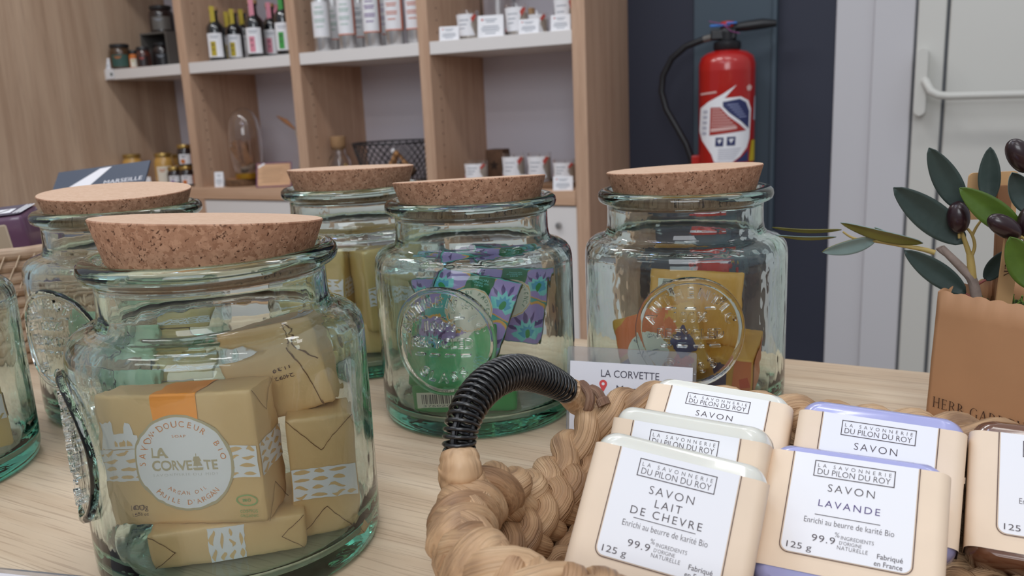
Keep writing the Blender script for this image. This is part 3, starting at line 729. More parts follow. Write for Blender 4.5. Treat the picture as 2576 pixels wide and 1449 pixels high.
ex_poly(m, [(945, 690), (970, 665), (995, 690), (985, 725), (955, 725)], 4, .0004)
ex_poly(m, [(1025, 780), (1045, 780), (1045, 1010), (1030, 1010)], 6, .0004)
m.build('instruction_label', [PAPERW, plain('navy print', '#2a3160', .5), plain('label red', '#a32a22', .5), plain('yellow print', '#c9b02a', .5), plain('pale pink print', '#d9b3ae', .6), plain('pale blue print', '#8b92b8', .6), plain('grey print', '#b5b5c2', .6)], ex)
MB().lathe([(0, zt), (.030, zt), (.034, zt+.006), (.034, zt+.02), (.030, zt+.024), (0, zt+.024)], 20).build('collar', BLACKP, ex)
m = MB().lathe([(0, zt+.022), (.022, zt+.022), (.024, zt+.05), (.018, zt+.058), (0, zt+.058)], 18)
m.box((-.01, -.004, zt+.04), (.062, .03, .026)); m.build('valve_head', BLACKP, ex, bevel=.004)
MB().tube([(.005, 0, zt+.055), (.045, 0, zt+.058), (.085, 0, zt+.061), (.118, 0, zt+.060)], [.009, .0125, .013, .008], 12, flat=(Vector((0, 1, 0)), 1.0)).build('carry_handle', BLACKP, ex)
MB().lathe([(0, zt+.057), (.016, zt+.057), (.019, zt+.064), (.017, zt+.071), (0, zt+.073)], 20).build('push_button', plain('red plastic', '#c02a22', .4), ex)
m = MB().box((-.018, -.012, zt+.062), (.05, .012, .006)).box((.01, -.016, zt+.066), (.026, .012, .005)); m.build('safety_clip', plain('blue plastic', '#2f74c8', .4), ex, bevel=.002)
MB().tube([(-.045, -.012, zt+.074), (-.01, -.024, zt+.064), (.008, -.026, zt+.046), (.03, -.022, zt+.04)], .0012, 6).build('seal_wire', plain('magenta wire', '#8a3a7a', .5), ex)
def exl(u, v): q = ex.matrix_basis.inverted() @ onY(u, v, 2.16); return q
bpy.context.view_layer.update()
exi = Matrix.Translation(ex.location) @ Euler(ex.rotation_euler).to_matrix().to_4x4(); exi = exi.inverted()
hose = [exi @ onY(u, v, 2.2) for u, v in ((1790, 94), (1760, 102), (1725, 117), (1690, 147), (1668, 190), (1664, 230), (1676, 275), (1702, 320), (1726, 362), (1738, 395), (1742, 415))]
MB().tube([hose[0], hose[0]*.35+hose[1]*.65], .0085, 14).build('hose_coupling', plain('grey metal', '#a09a92', .4), ex)
MB().tube([hose[0]*.4+hose[1]*.6]+hose[2:], .0082, 14).build('hose', BLACKP, ex)
hb_ = exi @ onY(1748, 400, 2.2)
MB().box((hb_.x+.002, hb_.y, hb_.z-.04), (.02, .03, .1)).build('hose_clip', REDM, ex, bevel=.003)
MB().box((0, RE+.008, zt-.09), (.06, .03, .03)).build('wall_bracket', BLACKP, ex)

# ------------------------------------------------------------------ counter
ct = thing('counter', 'pale oak shop counter carrying the jars and baskets', 'counter', (-.28, .26, FZ))
MB().box((0, 0, -.016-FZ), (1.74, .832, .032)).build('worktop', TABLE, ct, bevel=.002)
MB().box((0, .02, (-.032)/2-FZ/2), (1.66, .72, -.034-FZ)).build('cabinet_body', OAKX, ct)

# ------------------------------------------------------------------ glass jars with cork lids
RJ = .0682
def medallion(t):
    # raised glass seal with lettering on the jar wall, front at local -Y
    f = on_cyl(RJ+.0003); cz = .067; rr_ = .0315
    m = MB()
    prof = [(0, 0), (.033, 0), (.0342, .0008), (.0338, .0028), (.0324, .0036), (.0308, .0032), (.0300, .0014), (0, .0014)]
    n = 72; vs = []; idx = []
    for r, hh in prof:
        if r == 0: idx.append([len(vs)]*n); vs.append((0, cz, hh))
        else: idx.append(list(range(len(vs), len(vs)+n))); vs += [(r*math.cos(2*PI*i/n), cz+r*math.sin(2*PI*i/n)*1.03, hh) for i in range(n)]
    # the middle is filled ring by ring so that it follows the curve of the wall
    mid = [.026, .021, .016, .011, .006]
    top = [(r, .0014) for r in mid]; bot = [(r, 0) for r in mid[::-1]]
    prof = [(0, 0)]+bot+prof[1:-1]+top+[(0, .0014)]
    vs = []; idx = []
    for r, hh in prof:
        if r == 0: idx.append([len(vs)]*n); vs.append((0, cz, hh))
        else: idx.append(list(range(len(vs), len(vs)+n))); vs += [(r*math.cos(2*PI*i/n), cz+r*math.sin(2*PI*i/n)*1.03, hh) for i in range(n)]
    fs = []
    for A_, B_ in zip(idx, idx[1:]):
        for k in range(n):
            q = []
            for t_ in (A_[k], A_[(k+1) % n], B_[(k+1) % n], B_[k]):
                if t_ not in q: q.append(t_)
            fs.append(q)
    m.add(vs, fs, 0, None, f)
    m.build('medallion_pad', EMBG, t, smooth=60)
    f = on_cyl(RJ+.0018)
    m = MB(); e = .0024
    m.arc('AUTHENTIC', 0, cz, .0228, .0064, 90, 17.5, ext=e, fn=f, off=.03)
    m.text('100%', 0, cz+.0075, .006, .020, 1.1, .03, 0, fn=f, ext=e)
    m.text('RECYCLED', 0, cz-.0035, .0062, .040, 1.1, .03, 0, fn=f, ext=e)
    for x in (-.015, -.005, .005, .015): m.prism(rrect(.007, .0018, .0008, 2), 0, e, 0, Matrix.Identity(4), None) if 0 else m.add(*_bar(x, cz-.0085, .007, .0018, e), 0, None, f)
    for x in (-.012, 0, .012): m.add(*_bar(x, cz+.0155, .007, .0016, e), 0, None, f)
    m.arc('GLASS', 0, cz, .0262, .0062, -90, 17, True, ext=e, fn=f, off=.03)
    m.build('medallion_lettering', EMBG, t, smooth=50)
def _bar(x, y, w_, h_, e):
    P = rrect(w_, h_, h_*.45, 3); n = len(P)
    vs = [(x+a, y+b, 0) for a, b in P]+[(x+a*.9, y+b*.8, e) for a, b in P]
    return vs, [tuple(range(n))[::-1], tuple(range(n, 2*n))]+[(i, (i+1) % n, n+(i+1) % n, n+i) for i in range(n)]
OUT = [(0, .0012), (.052, .0012), (.060, 0), (.064, .0004), (.0668, .003), (.068, .008), (RJ, .016), (RJ, .060), (RJ, .104), (.0679, .1085), (.0670, .1124), (.0650, .1153), (.0618, .1174), (.0575, .1188), (.0545, .1202), (.0529, .1225), (.0522, .127), (.0520, .1365),
       (.0522, .1394), (.0530, .1408), (.0546, .1414), (.0564, .1418), (.0578, .1430), (.0585, .1456), (.0579, .1482), (.0562, .1498), (.0538, .1504), (.0512, .1503), (.0494, .1494), (.0484, .1478)]
INN = [(.0480, .144), (.0478, .132), (.0480, .123), (.0490, .1185), (.0515, .1155), (.0560, .1138), (.0600, .1120), (.0625, .1090), (.0637, .1045), (.0640, .098), (.0640, .03), (.0634, .018), (.061, .0115), (.055, .0092), (.03, .0086), (0, .0084)]
def glass_jar(label, x, y, rz, lid_tilt=(0, 0), med=True, lid_z=0):
    # lid_tilt: front edge raised, right edge lowered (degrees, as seen from the shop side)
    t = thing('glass_jar', label, 'jar', (x, y, 0), (0, 0, R(rz)), 'green glass jars with cork lids')
    MB().lathe(OUT+INN, 112).build('jar_glass', JARG, t, smooth=70)
    if med: medallion(t)
    M = Matrix.Translation((0, 0, .1495+lid_z)) @ Matrix.Rotation(R(face_cam(x, y)-rz), 4, 'Z') @ Matrix.Rotation(-R(lid_tilt[0]), 4, 'X') @ Matrix.Rotation(R(lid_tilt[1]), 4, 'Y')
    MB().lathe([(0, -.0075), (.0448, -.0075), (.0456, -.0066), (.0520, .0129), (.0516, .0135), (0, .0135)], 72, mis=[0, 0, 0, 0, 1]).build('cork_lid', [CORK, CORKT], t, M=M, smooth=30)
    return t
glass_jar('large front glass jar with cork lid holding kraft wrapped argan soaps', -.3097, .2794, -34, (3.3, 4.6), lid_z=.0014)
glass_jar('glass jar at the back left, partly hidden behind the front jar', -.5447, .4102, 6, (-2.6, .6), lid_z=-.002)
glass_jar('farthest glass jar, seen between the front jar and the jar of green soaps', -.4475, .5610, 200, (1.9, .6), med=False, lid_z=.0015)
glass_jar('middle glass jar holding green and floral wrapped soaps', -.2937, .4936, 12, (4.2, -.5), lid_z=-.001)
glass_jar('right glass jar holding ochre and navy wrapped soaps', -.1643, .5601, 19.5, (1.9, -1.8))
glass_jar('glass jar cut off by the left edge of the photo', -.5648, .2579, 150, (0, 0), med=False)

# ------------------------------------------------------------------ wrapped soaps inside the jars
KRAFT = plain('gold kraft paper', '#dbb480', .42, vary=.08, vscale=14, bump=.25, bscale=120, stretch=(1, 1, .15), spec=.5)
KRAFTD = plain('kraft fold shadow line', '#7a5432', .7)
ORANGEB = plain('orange paper band', '#ff9c33', .4, coat=.2)
WHITEP = plain('white print', '#e6e3e6', .55)
BEIGER = plain('beige print', '#b9a98a', .6)
ORTXT = plain('orange lettering', '#d98a55', .6)
GRTXT = plain('green lettering', '#8fae72', .6)
BRTXT = plain('dark brown lettering', '#4b2a2a', .6)
def rbox(mb, d, mi=0, r=.0016):
    # a wrapped block: slightly rounded edges and a little bulge
    w_, h_, t_ = d
    N = 8
    def pt(ax, sg, u, v):
        q = [0, 0, 0]; q[ax] = sg; q[(ax+1) % 3] = u; q[(ax+2) % 3] = v
        return q
    vs = []; fs = []
    for ax in range(3):
        for sg in (-1, 1):
            o = len(vs)
            for j in range(N+1):
                for i in range(N+1):
                    e = lambda k: math.sin((k/N*2-1)*PI/2)**1 if 0 < k < N else k/N*2-1
                    q = pt(ax, sg, e(i), e(j))
                    hx = [w_/2, h_/2, t_/2]
                    c = [max(-hx[a]+r, min(hx[a]-r, q[a]*hx[a])) for a in range(3)]
                    d_ = Vector([q[a]*hx[a]-c[a] for a in range(3)])
                    p = Vector(c)+(d_.normalized()*r if d_.length > 1e-9 else d_)
                    vs.append(tuple(p))
            for j in range(N):
                for i in range(N): fs.append((o+j*(N+1)+i, o+j*(N+1)+i+1, o+(j+1)*(N+1)+i+1, o+(j+1)*(N+1)+i))
    mb.add(vs, fs, mi)
    return mb
def weld(o, d=.00002):
    bm = bmesh.new(); bm.from_mesh(o.data); bmesh.ops.remove_doubles(bm, verts=bm.verts[:], dist=d); bmesh.ops.recalc_face_normals(bm, faces=bm.faces[:]); bm.to_mesh(o.data); bm.free(); o.data.set_sharp_from_angle(angle=R(60)); return o
# faces of a block as drawing planes: +Z front, then the four sides
def plane(face, d):
    w_, h_, t_ = d; e = .00025
    return {'front': Matrix.Translation((0, 0, t_/2+e)),
            'right': Matrix.Translation((w_/2+e, 0, 0)) @ Matrix.Rotation(PI/2, 4, 'Y'),          # x -> -z, y -> y
            'left': Matrix.Translation((-w_/2-e, 0, 0)) @ Matrix.Rotation(-PI/2, 4, 'Y'),
            'top': Matrix.Translation((0, h_/2+e, 0)) @ Matrix.Rotation(-PI/2, 4, 'X'),           # x -> x, y -> -z
            'bottom': Matrix.Translation((0, -h_/2-e, 0)) @ Matrix.Rotation(PI/2, 4, 'X')}[face]
def waves(mb, x0, x1, y0, y1, M, seed=1, z=0, vert=False):
    rnd = random.Random(seed)
    P = lambda x, y: (y, x) if vert else (x, y)
    n = 10; top = [P(x0+(x1-x0)*k/n, y1-.0006*rnd.random()) for k in range(n+1)]; bot = [P(x0+(x1-x0)*k/n, y0+.0006*rnd.random()) for k in range(n, -1, -1)]
    mb.flat(bot+top if not vert else (bot+top)[::-1], z, 0, M)
    rows = 4
    for r in range(rows):
        x = x0+.001*rnd.random()
        while x < x1-.004:
            L = .004+.005*rnd.random(); L = min(L, x1-x-.0006); yc = y0+(y1-y0)*(r+.5)/rows; a = (y1-y0)/rows*(.22+.16*rnd.random()); s = rnd.uniform(-1, 1)*.0012
            pts = [(x+L*q, yc+s*math.sin(q*PI*1.6)+a*math.sin(q*PI)**.8) for q in (0, .2, .45, .7, .88, 1)]+[(x+L*q, yc+s*math.sin(q*PI*1.6)-a*math.sin(q*PI)*.7) for q in (.85, .65, .4, .15)]
            pts = [P(*q) for q in pts]
            mb.flat(pts if not vert else pts[::-1], z+.00012, 1, M); x += L+.0008+.0014*rnd.random()
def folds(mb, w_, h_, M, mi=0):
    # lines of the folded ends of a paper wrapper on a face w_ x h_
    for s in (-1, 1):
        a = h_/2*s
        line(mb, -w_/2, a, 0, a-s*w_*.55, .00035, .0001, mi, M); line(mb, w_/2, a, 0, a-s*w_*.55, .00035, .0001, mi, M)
def argan(label, loc, rot, d, sides, front=True, seed=1, scale=1):
    t = thing('wrapped_soap', label, 'soap', loc, rot, 'kraft wrapped argan soaps in the front jar')
    weld(rbox(MB(), d).build('wrapper', KRAFT, t))
    w_, h_, t_ = d
    m = MB(); e = .0003
    fw = w_*.115
    for f_, y0, y1 in (('front', h_*.02, h_/2), ):
        m.flat([(-w_*.12, h_*.0), (w_*.16, h_*.0), (w_*.16, h_/2-.0012), (-w_*.12, h_/2-.0012)], .0001, 0, plane('front', d))
    m.flat([(-w_*.12, -t_/2+.0012), (w_*.16, -t_/2+.0012), (w_*.16, t_/2-.0012), (-w_*.12, t_/2-.0012)], .0001, 0, plane('top', d))
    q = [(x, h_/2-.0012+.0015*math.sin(a), t_/2-.0012+.0015*math.cos(a)) for a in (0, .5, 1.07, PI/2) for x in (-w_*.12, w_*.16)]
    m.add(q, [(0, 1, 3, 2), (2, 3, 5, 4), (4, 5, 7, 6)])
    m.build('orange_band', ORANGEB, t, smooth=60)
    m = MB()
    if front:
        M = plane('front', d)
        waves(m, -w_/2+.001, w_/2-.0008, -.0095, .0062, M, seed, .0001)
        c = [(-.0345, .0062), (-.0335, .0180), (-.0338, .0196), (-.0318, .0186), (-.0298, .0197), (-.0285, .0187), (-.0283, .0134), (-.0245, .0136), (-.0240, .0166), (-.0226, .0186), (-.0208, .0178), (-.0200, .0158), (-.0196, .0128), (-.018, .0125), (-.018, .0060)]
        k = w_/.0735
        m.flat([(x*k, y*k) for x, y in c][::-1], .0001, 0, M)
        for x in (-.0285, -.0258, -.0231): m.flat([((x+dx)*k, (.0075+dy)*k) for dx, dy in ((0, 0), (.0017, 0), (.0017, .0018), (.0008, .003), (0, .0018))], .0002, 1, M)
    for f_, v_ in sides:
        M = plane(f_, d)
        if f_ in ('right', 'left'): waves(m, -t_/2+.0008, t_/2-.0008, -.0095, .0062, M, seed+3, .0001)
        else: waves(m, -t_/2+.0008, t_/2-.0008, -.009, .007, M, seed+5, .0001, True)
    m.build('wave_band', [WHITEP, KRAFT], t, smooth=0)
    m = MB()
    for f_, v_ in sides:
        if f_ in ('right', 'left'): folds(m, t_-.001, h_-.001, plane(f_, d))
        else: folds(m, t_-.001, w_-.001, plane(f_, d) @ Matrix.Rotation(PI/2, 4, 'Z'))
    m.build('fold_lines', KRAFTD, t, smooth=0)
    M = plane('front', d)
    if front:
        r = .0232; cx, cy_ = .0018, -.0015
        lb = MB().prism(disc(cx, cy_, r, 56), .0001, .0003, 0, M).prism(disc(cx, cy_, r-.0012, 56), .0003, .00036, 1, M).build('round_label', [BEIGER, WHITEP], t, smooth=0)
        m = MB(); z = .0005
        m.arc('SAVON', cx, cy_, .0176, .0029, 156, 11.5, z=z, M=M); m.arc('DOUCEUR', cx, cy_, .0176, .0029, 84, 10.6, z=z, M=M); m.arc('BIO', cx, cy_, .0176, .0029, 19, 10, z=z, M=M)
        m.flat(disc(cx+.019*math.cos(R(126)), cy_+.019*math.sin(R(126)), .0004, 8), z, 0, M)
        m.arc("HUILE D'ARGAN", cx, cy_, .0200, .0025, -90, 7.4, True, z=z, M=M)
        m.arc('ARGAN OIL', cx, cy_, .0152, .0018, -90, 8.4, True, z=z, M=M)
        m.text('SOAP', cx, cy_+.0125, .0014, .0062, 1.3, 0, z, 0, M=M)
        m.text('LA', cx-.0147, cy_+.0030, .0048, .0078, 1, .035, z, 1, 'l', M=M); m.text('CORVE', cx-.0148, cy_-.0030, .0047, .0188, 1, .035, z, 1, 'l', M=M); m.text('TE', cx+.0092, cy_-.0030, .0047, .0066, 1, .035, z, 1, 'l', M=M)
        m.flat([(cx+.0042, cy_-.0022), (cx+.0086, cy_-.0022), (cx+.0082, cy_-.0034), (cx+.0048, cy_-.0034)], z, 1, M)
        for a, b, hh in ((-.0000, .0012, .0026), (.0008, .0012, .0022)): m.flat([(cx+.0064-.0019, cy_-.0014+a*3), (cx+.0064+.0019, cy_-.0014+a*3), (cx+.0064+.0012, cy_-.0014+a*3+hh), (cx+.0064-.0012, cy_-.0014+a*3+hh)], z, 1, M)
        line(m, cx+.0064, cy_-.002, cx+.0064, cy_+.0046, .0003, z, 1, M)
        m.text('SAVONNERIE DU MIDI', cx, cy_-.0057, .0012, .030, 1.35, 0, z, 2, M=M)
        m.build('lettering', [ORTXT, BEIGER, plain('pale grey lettering', '#c9c5c2', .6)], lb, smooth=0)
        m = MB()
        m.text('100g', -.0225, -.0240, .0028, .0070, 1, 0, .0002, 1, M=M); m.text('3.53 oz', -.0225, -.0268, .0016, .0066, 1, 0, .0002, 1, M=M)
        for a, b in ((.0046, .0030), (.0040, .0024)): pass
        E_ = disc(.0282, -.0205, .0050, 28, .0030); E2 = disc(.0282, -.0205, .0044, 28, .0024)
        m.add([(x, y, .0002) for x, y in E_+E2], [(i, (i+1) % 28, 28+(i+1) % 28, 28+i) for i in range(28)], 0, M)
        m.text('BIO', .0282, -.0212, .0016, .0042, 1, .04, .0002, 0, M=M); m.text('COSMOS', .0282, -.0265, .0015, .0084, 1, 0, .0002, 0, M=M); m.text('ORGANIC', .0282, -.0287, .0014, .0084, 1, 0, .0002, 0, M=M)
        m.build('printed_marks', [GRTXT, BRTXT], t, smooth=0)
    elif v_ == 'date':
        m = MB(); M2 = plane(sides[0][0], d)
        m.build('printed_marks', [GRTXT], t) if 0 else None
    return t
argan('big kraft argan soap with round white label facing out in the front jar', (-.3082, .2535, .0605), (1.5779, -.0238, .4033), (.0735, .064, .026), [('right', 1)])
argan('kraft soap lying at the bottom of the front jar, white band on its end', (-.3030, .2676, .0185), (0, 0, R(41)), (.068, .050, .020), [('bottom', 1)], front=False, seed=4)
argan('kraft soap standing on end at the right side of the front jar', (-.2785, .3085, .0375), (PI/2, 0, R(18)), (.0235, .056, .04), [('front', 1)], front=False, seed=7) if 0 else None
def argan_end(label, loc, rot, d, seed, marks=False):
    # a kraft soap that shows its folded end
    t = thing('wrapped_soap', label, 'soap', loc, rot, 'kraft wrapped argan soaps in the front jar')
    weld(rbox(MB(), d).build('wrapper', KRAFT, t)); M = plane('front', d); w_, h_, t_ = d
    m = MB()
    if marks:
        T = plane('top', d); waves(m, -h_*.0, h_*.0+.008, -t_/2+.002, t_/2-.002, T @ Matrix.Translation((w_*.3, 0, 0)), seed, .0001)
    else: waves(m, -w_/2+.0008, w_/2-.0008, -.010, .006, M, seed, .0001)
    m.build('wave_band', [WHITEP, KRAFT], t, smooth=0)
    m = MB()
    if marks:
        line(m, w_*.5-.001, h_*.1, w_*.22, h_*.5-.001, .0008, .0001, 0, M); line(m, w_*.22, h_*.42, w_*.38, -h_*.5, .0005, .0001, 0, M)
    else: folds(m, w_-.001, h_-.001, M)
    m.build('fold_lines', KRAFTD, t, smooth=0)
    if marks:
        m = MB(); m.text('24092', -.004, -.001, .0026, .009, 1, 0, .0002, 0, M=M @ Matrix.Rotation(PI, 4, 'Z')); m.text('11.39', -.004, -.006, .0024, .009, 1, 0, .0002, 0, M=M @ Matrix.Rotation(PI, 4, 'Z'))
        E_ = disc(-.013, -.011, .0026, 20); E2 = disc(-.013, -.011, .0022, 20)
        m.add([(x, y, .0002) for x, y in E_+E2], [(i, (i+1) % 20, 20+(i+1) % 20, 20+i) for i in range(20)], 0, M)
        T = plane('top', d); m.text('BIO', -.003, -.001, .003, .008, 1, .04, .0002, 1, M=T); m.text('COSMOS', -.003, -.006, .0022, .012, 1, 0, .0002, 1, M=T)
        m.build('printed_marks', [BRTXT, GRTXT], t, smooth=0)
    return t
argan_end('kraft soap standing on end at the right side of the front jar', (-.2674, .2938, .0405), (PI/2, 0, R(40)), (.030, .062, .024), 7)
argan_end('kraft soap with printed date wedged upright behind the big labelled one', (-.2905, .2985, .0870), (R(84), R(-14), R(30)), (.046, .040, .030), 9, True)

def soap_block(name, label, loc, rot, d, mat_, group):
    t = thing(name, label, 'soap', loc, rot, group); weld(rbox(MB(), d, r=.002).build('wrapper', mat_, t)); return t
GOLDW = plain('pale gold wrapper', '#d2b272', .4, vary=.12, vscale=20, bump=.2, bscale=90, spec=.6)
GOLDW2 = plain('beige gold wrapper', '#c6a86c', .45, vary=.1, vscale=20)
def gold_soap(label, loc, rot, d=(.05, .062, .028), group='gold wrapped soaps'):
    t = soap_block('wrapped_soap', label, loc, rot, d, GOLDW, group)
    m = MB(); waves(m, -d[0]/2+.001, d[0]/2-.001, -.013, .003, plane('front', d), int(loc[0]*1000) % 17, .0001)
    waves(m, -d[2]/2+.001, d[2]/2-.001, -.013, .003, plane('right', d), 5, .0001)
    m.build('wave_band', [WHITEP, GOLDW2], t, smooth=0)
    m = MB(); folds(m, d[2]-.001, d[1]-.001, plane('right', d)); m.build('fold_lines', KRAFTD, t, smooth=0)
    return t
cx, cy_ = -.4475, .5610
G1 = 'gold wrapped soaps in the farthest jar'
gold_soap('gold soap standing at the front of the farthest jar, left one', (cx-.014, cy_-.028, .075), (PI/2, .05, R(20)), (.042, .062, .026), G1)
gold_soap('gold soap at the right inside the farthest jar, band on its side', (cx+.028, cy_-.005, .068), (PI/2, -.06, R(65)), (.044, .07, .026), G1)
gold_soap('gold soap lying at the bottom of the farthest jar', (cx, cy_-.002, .024), (0, 0, R(30)), (.066, .06, .028), G1)
gold_soap('gold soap at the back of the farthest jar', (cx-.008, cy_+.032, .072), (PI/2, .1, R(10)), (.05, .062, .026), G1)
cx, cy_ = -.5447, .4102
G2 = 'pale soaps in the back left jar'
PALEG = plain('pale green wrapper', '#a9c3a0', .45, vary=.08)
t = soap_block('wrapped_soap', 'pale green soap at the front of the back left jar', (cx+.008, cy_-.030, .046), (R(70), .1, R(40)), (.05, .06, .022), PALEG, G2)
gold_soap('beige soap lying at the bottom of the back left jar', (cx-.002, cy_+.004, .024), (0, 0, R(48)), (.066, .06, .028), G2)
gold_soap('beige soap leaning upright in the back left jar', (cx+.018, cy_+.024, .070), (R(80), .12, R(42)), (.05, .062, .026), G2)
cx, cy_ = -.5648, .2579
G3 = 'gold soaps in the jar at the left edge'
gold_soap('gold soap standing at the right in the jar at the left edge', (cx+.036, cy_+.006, .048), (PI/2, -.05, R(72)), (.05, .064, .026), G3)
gold_soap('gold soap lying in the jar at the left edge', (cx-.008, cy_-.004, .024), (0, 0, R(65)), (.05, .06, .028), G3)

# green and floral soaps of the middle jar
TURQ = plain('turquoise wrapper', '#55b3ad', .45, vary=.08, vscale=30)
VIOL = plain('lilac flower print', '#a892cc', .5)
VIOD = plain('deep violet print', '#5f4a86', .5)
AQUA = plain('aqua flower print', '#80d6d2', .5)
GREENW = plain('emerald wrapper', '#189048', .4, vary=.06, vscale=30)
GREEND = plain('deep emerald band', '#0d6a3a', .4)
OUTL = plain('orange outline print', '#e2aa58', .5)
IVORY = plain('ivory label', '#e0ddcc', .55)
def scallop(cx, cy_, r, n=7, a0=0, a1=PI, k=.12): return [(cx+r*(1+k*abs(math.sin(n*(a-a0)/(a1-a0)*PI)))*math.cos(a), cy_+r*(1+k*abs(math.sin(n*(a-a0)/(a1-a0)*PI)))*math.sin(a)) for a in [a0+(a1-a0)*i/42 for i in range(43)]]
def clipbox(poly, x0, x1, y0, y1):
    for ax, lim, sg in ((0, x0, 1), (0, x1, -1), (1, y0, 1), (1, y1, -1)):
        out = []
        for i, p in enumerate(poly):
            q = poly[i-1]; a = (p[ax]-lim)*sg; b = (q[ax]-lim)*sg
            if (a >= 0) != (b >= 0):
                f = b/(b-a); out.append((q[0]+(p[0]-q[0])*f, q[1]+(p[1]-q[1])*f))
            if a >= 0: out.append(p)
        poly = out
        if len(poly) < 3: return []
    return poly
def blossom(m, cx, cy_, s, M, box_, rot=0):
    def put(P, z, mi):
        c, sn = math.cos(rot), math.sin(rot)
        P = clipbox([(cx+x*c-y*sn, cy_+x*sn+y*c) for x, y in P], *box_)
        if len(P) > 2: m.flat(P, z, mi, M)
    put(scallop(0, 0, s*1.18, 7, -.5, PI+.5), .00012, 0); put(scallop(0, 0, s*1.08, 7, -.5, PI+.5), .00018, 1)
    for k in range(5):
        a = R(30+k*30); put([(s*.2*math.cos(a), s*.2*math.sin(a)), (s*.62*math.cos(a-.13), s*.62*math.sin(a-.13)), (s*.9*math.cos(a), s*.9*math.sin(a)), (s*.62*math.cos(a+.13), s*.62*math.sin(a+.13))], .00022, 4)
    star = [((.62 if k % 2 == 0 else .4)*s*math.cos(R(10+k*16)), (.62 if k % 2 == 0 else .4)*s*math.sin(R(10+k*16))-s*.05) for k in range(11)]+[(-s*.3, -s*.35), (0, -s*.2), (s*.3, -s*.35)]
    put(star, .00028, 2); put([(x*.6, y*.6) for x, y in star], .00034, 5); put(disc(0, -.05*s, s*.12, 10, s*.2), .0004, 3)
def floral(label, loc, rot, d, lab=True, seed=0, band=True):
    t = soap_block('wrapped_soap', label, loc, rot, d, TURQ, 'floral wrapped soaps in the middle jar'); w_, h_, t_ = d
    m = MB()
    for f_, a, b in (('front', w_, h_), ('right', t_, h_), ('left', t_, h_), ('top', w_, t_)):
        M = plane(f_, d); bx = (-a/2+.001, a/2-.001, -b/2+.001, b/2-.001)
        for i, (x, y, s, r_) in enumerate(((.30, -.36, .26, .3), (-.42, .22, .24, .9), (.36, .20, .24, -.2), (-.3, -.48, .24, .1))): blossom(m, x*a, y*b, s*max(a, b)*1.15, M, bx, r_)
    m.build('flower_print', [OUTL, VIOL, AQUA, GREENW, VIOD, plain('sky blue print', '#4aa6c8', .5)], t, smooth=0)
    M = plane('front', d)
    if band:
        m = MB(); m.flat([(-.009, -.002), (.009, -.002), (.009, h_/2-.001), (-.009, h_/2-.001)], .0006, 0, M)
        m.text('MAISON', 0, .0245, .0016, .009, 1, 0, .0007, 1, M=M); m.text('FONDEE EN', 0, .0220, .0016, .011, 1, 0, .0007, 1, M=M); m.text('1894', 0, .0196, .0016, .006, 1, 0, .0007, 1, M=M)
        m.build('green_band', [GREEND, AQUA], t, smooth=0)
    if lab:
        l = MB().prism(disc(0, .002, .0152, 40), .0007, .0009, 0, M).prism(disc(0, .002, .0146, 40), .0009, .00095, 1, M).prism(disc(0, .002, .0141, 40), .00095, .001, 0, M).build('round_label', [IVORY, OUTL], t, smooth=0)
        m = MB(); m.arc('SAVON DE PROVENCE', 0, .002, .0105, .0026, 90, 14.5, z=.0011, M=M, kx=.9)
        for k in range(6): line(m, -.005+k*.002, .001, -.0046+k*.002, .006+(k % 2)*.001, .0004, .0011, 0, M)
        m.build('lettering', [GREEND], l, smooth=0)
    return t
JD = Vector((-.2937, .4936, 0)); dirD = 30.8
def jl(J, rt, fw, z):     # local right / away-from-viewer offsets inside a jar
    a = math.atan2(-J.x, J.y); return J+Vector((math.cos(a)*rt-math.sin(a)*fw, math.sin(a)*rt+math.cos(a)*fw, z))
floral('floral soap with round ivory label leaning in the middle jar', jl(JD, -.006, -.015, .0745), (R(84), R(22), R(34)), (.056, .060, .024))
floral('floral soap behind the labelled one, pressed to the right of the middle jar', jl(JD, .021, .010, .0770), (R(88), R(12), R(38)), (.056, .060, .026))
floral('floral soap leaning at the left rear of the middle jar', jl(JD, -.012, .020, .072), (R(86), R(-12), R(28)), (.058, .06, .024), False, 1, False)
def green_soap(label, loc, rot, d, kind):
    t = soap_block('wrapped_soap', label, loc, rot, d, GREENW, 'emerald wrapped soaps in the middle jar'); w_, h_, t_ = d
    m = MB(); M = plane('front' if kind == 'bio' else 'bottom', d)
    if kind == 'bio':
        M = plane('front', d)
        E_ = disc(.017, -.004, .0040, 24, .0024); E2 = disc(.017, -.004, .0036, 24, .002)
        m.add([(x, y, .0003) for x, y in E_+E2], [(i, (i+1) % 24, 24+(i+1) % 24, 24+i) for i in range(24)], 0, M)
        m.text('BIO', .017, -.0047, .0014, .0036, 1, .04, .0003, 0, M=M); m.text('COSMOS', .017, -.0088, .0015, .008, 1, 0, .0003, 0, M=M); m.text('ORGANIC', .017, -.0112, .0015, .008, 1, 0, .0003, 0, M=M)
        m.flat(clipbox(disc(.0, .024, .016, 40), -w_/2+.001, w_/2-.001, -h_/2, h_/2-.001), .0003, 1, M); m.text('1894', .001, .0135, .0026, .009, 1, 0, .0005, 2, M=M)
        m.build('printed_marks', [AQUA, IVORY, GREEND], t, smooth=0)
    else:
        m.flat([(-.031, -.006), (-.006, -.006), (-.006, .006), (-.031, .006)], .0003, 0, M)
        rnd = random.Random(3); x = -.028
        while x < -.009:
            q = .0003+.0006*rnd.random(); m.flat([(x, -.003), (x+q, -.003), (x+q, .0045), (x, .0045)], .0005, 1, M); x += q+.0003+.0007*rnd.random()
        m.text('376020', -.0185, -.0052, .0016, .018, 1, 0, .0005, 1, M=M)
        m.build('barcode_label', [IVORY, INK], t, smooth=0)
    return t
green_soap('emerald soap facing out behind the embossed seal of the middle jar', jl(JD, -.016, -.025, .0455), (R(64), R(4), R(26)), (.056, .044, .020), 'bio')
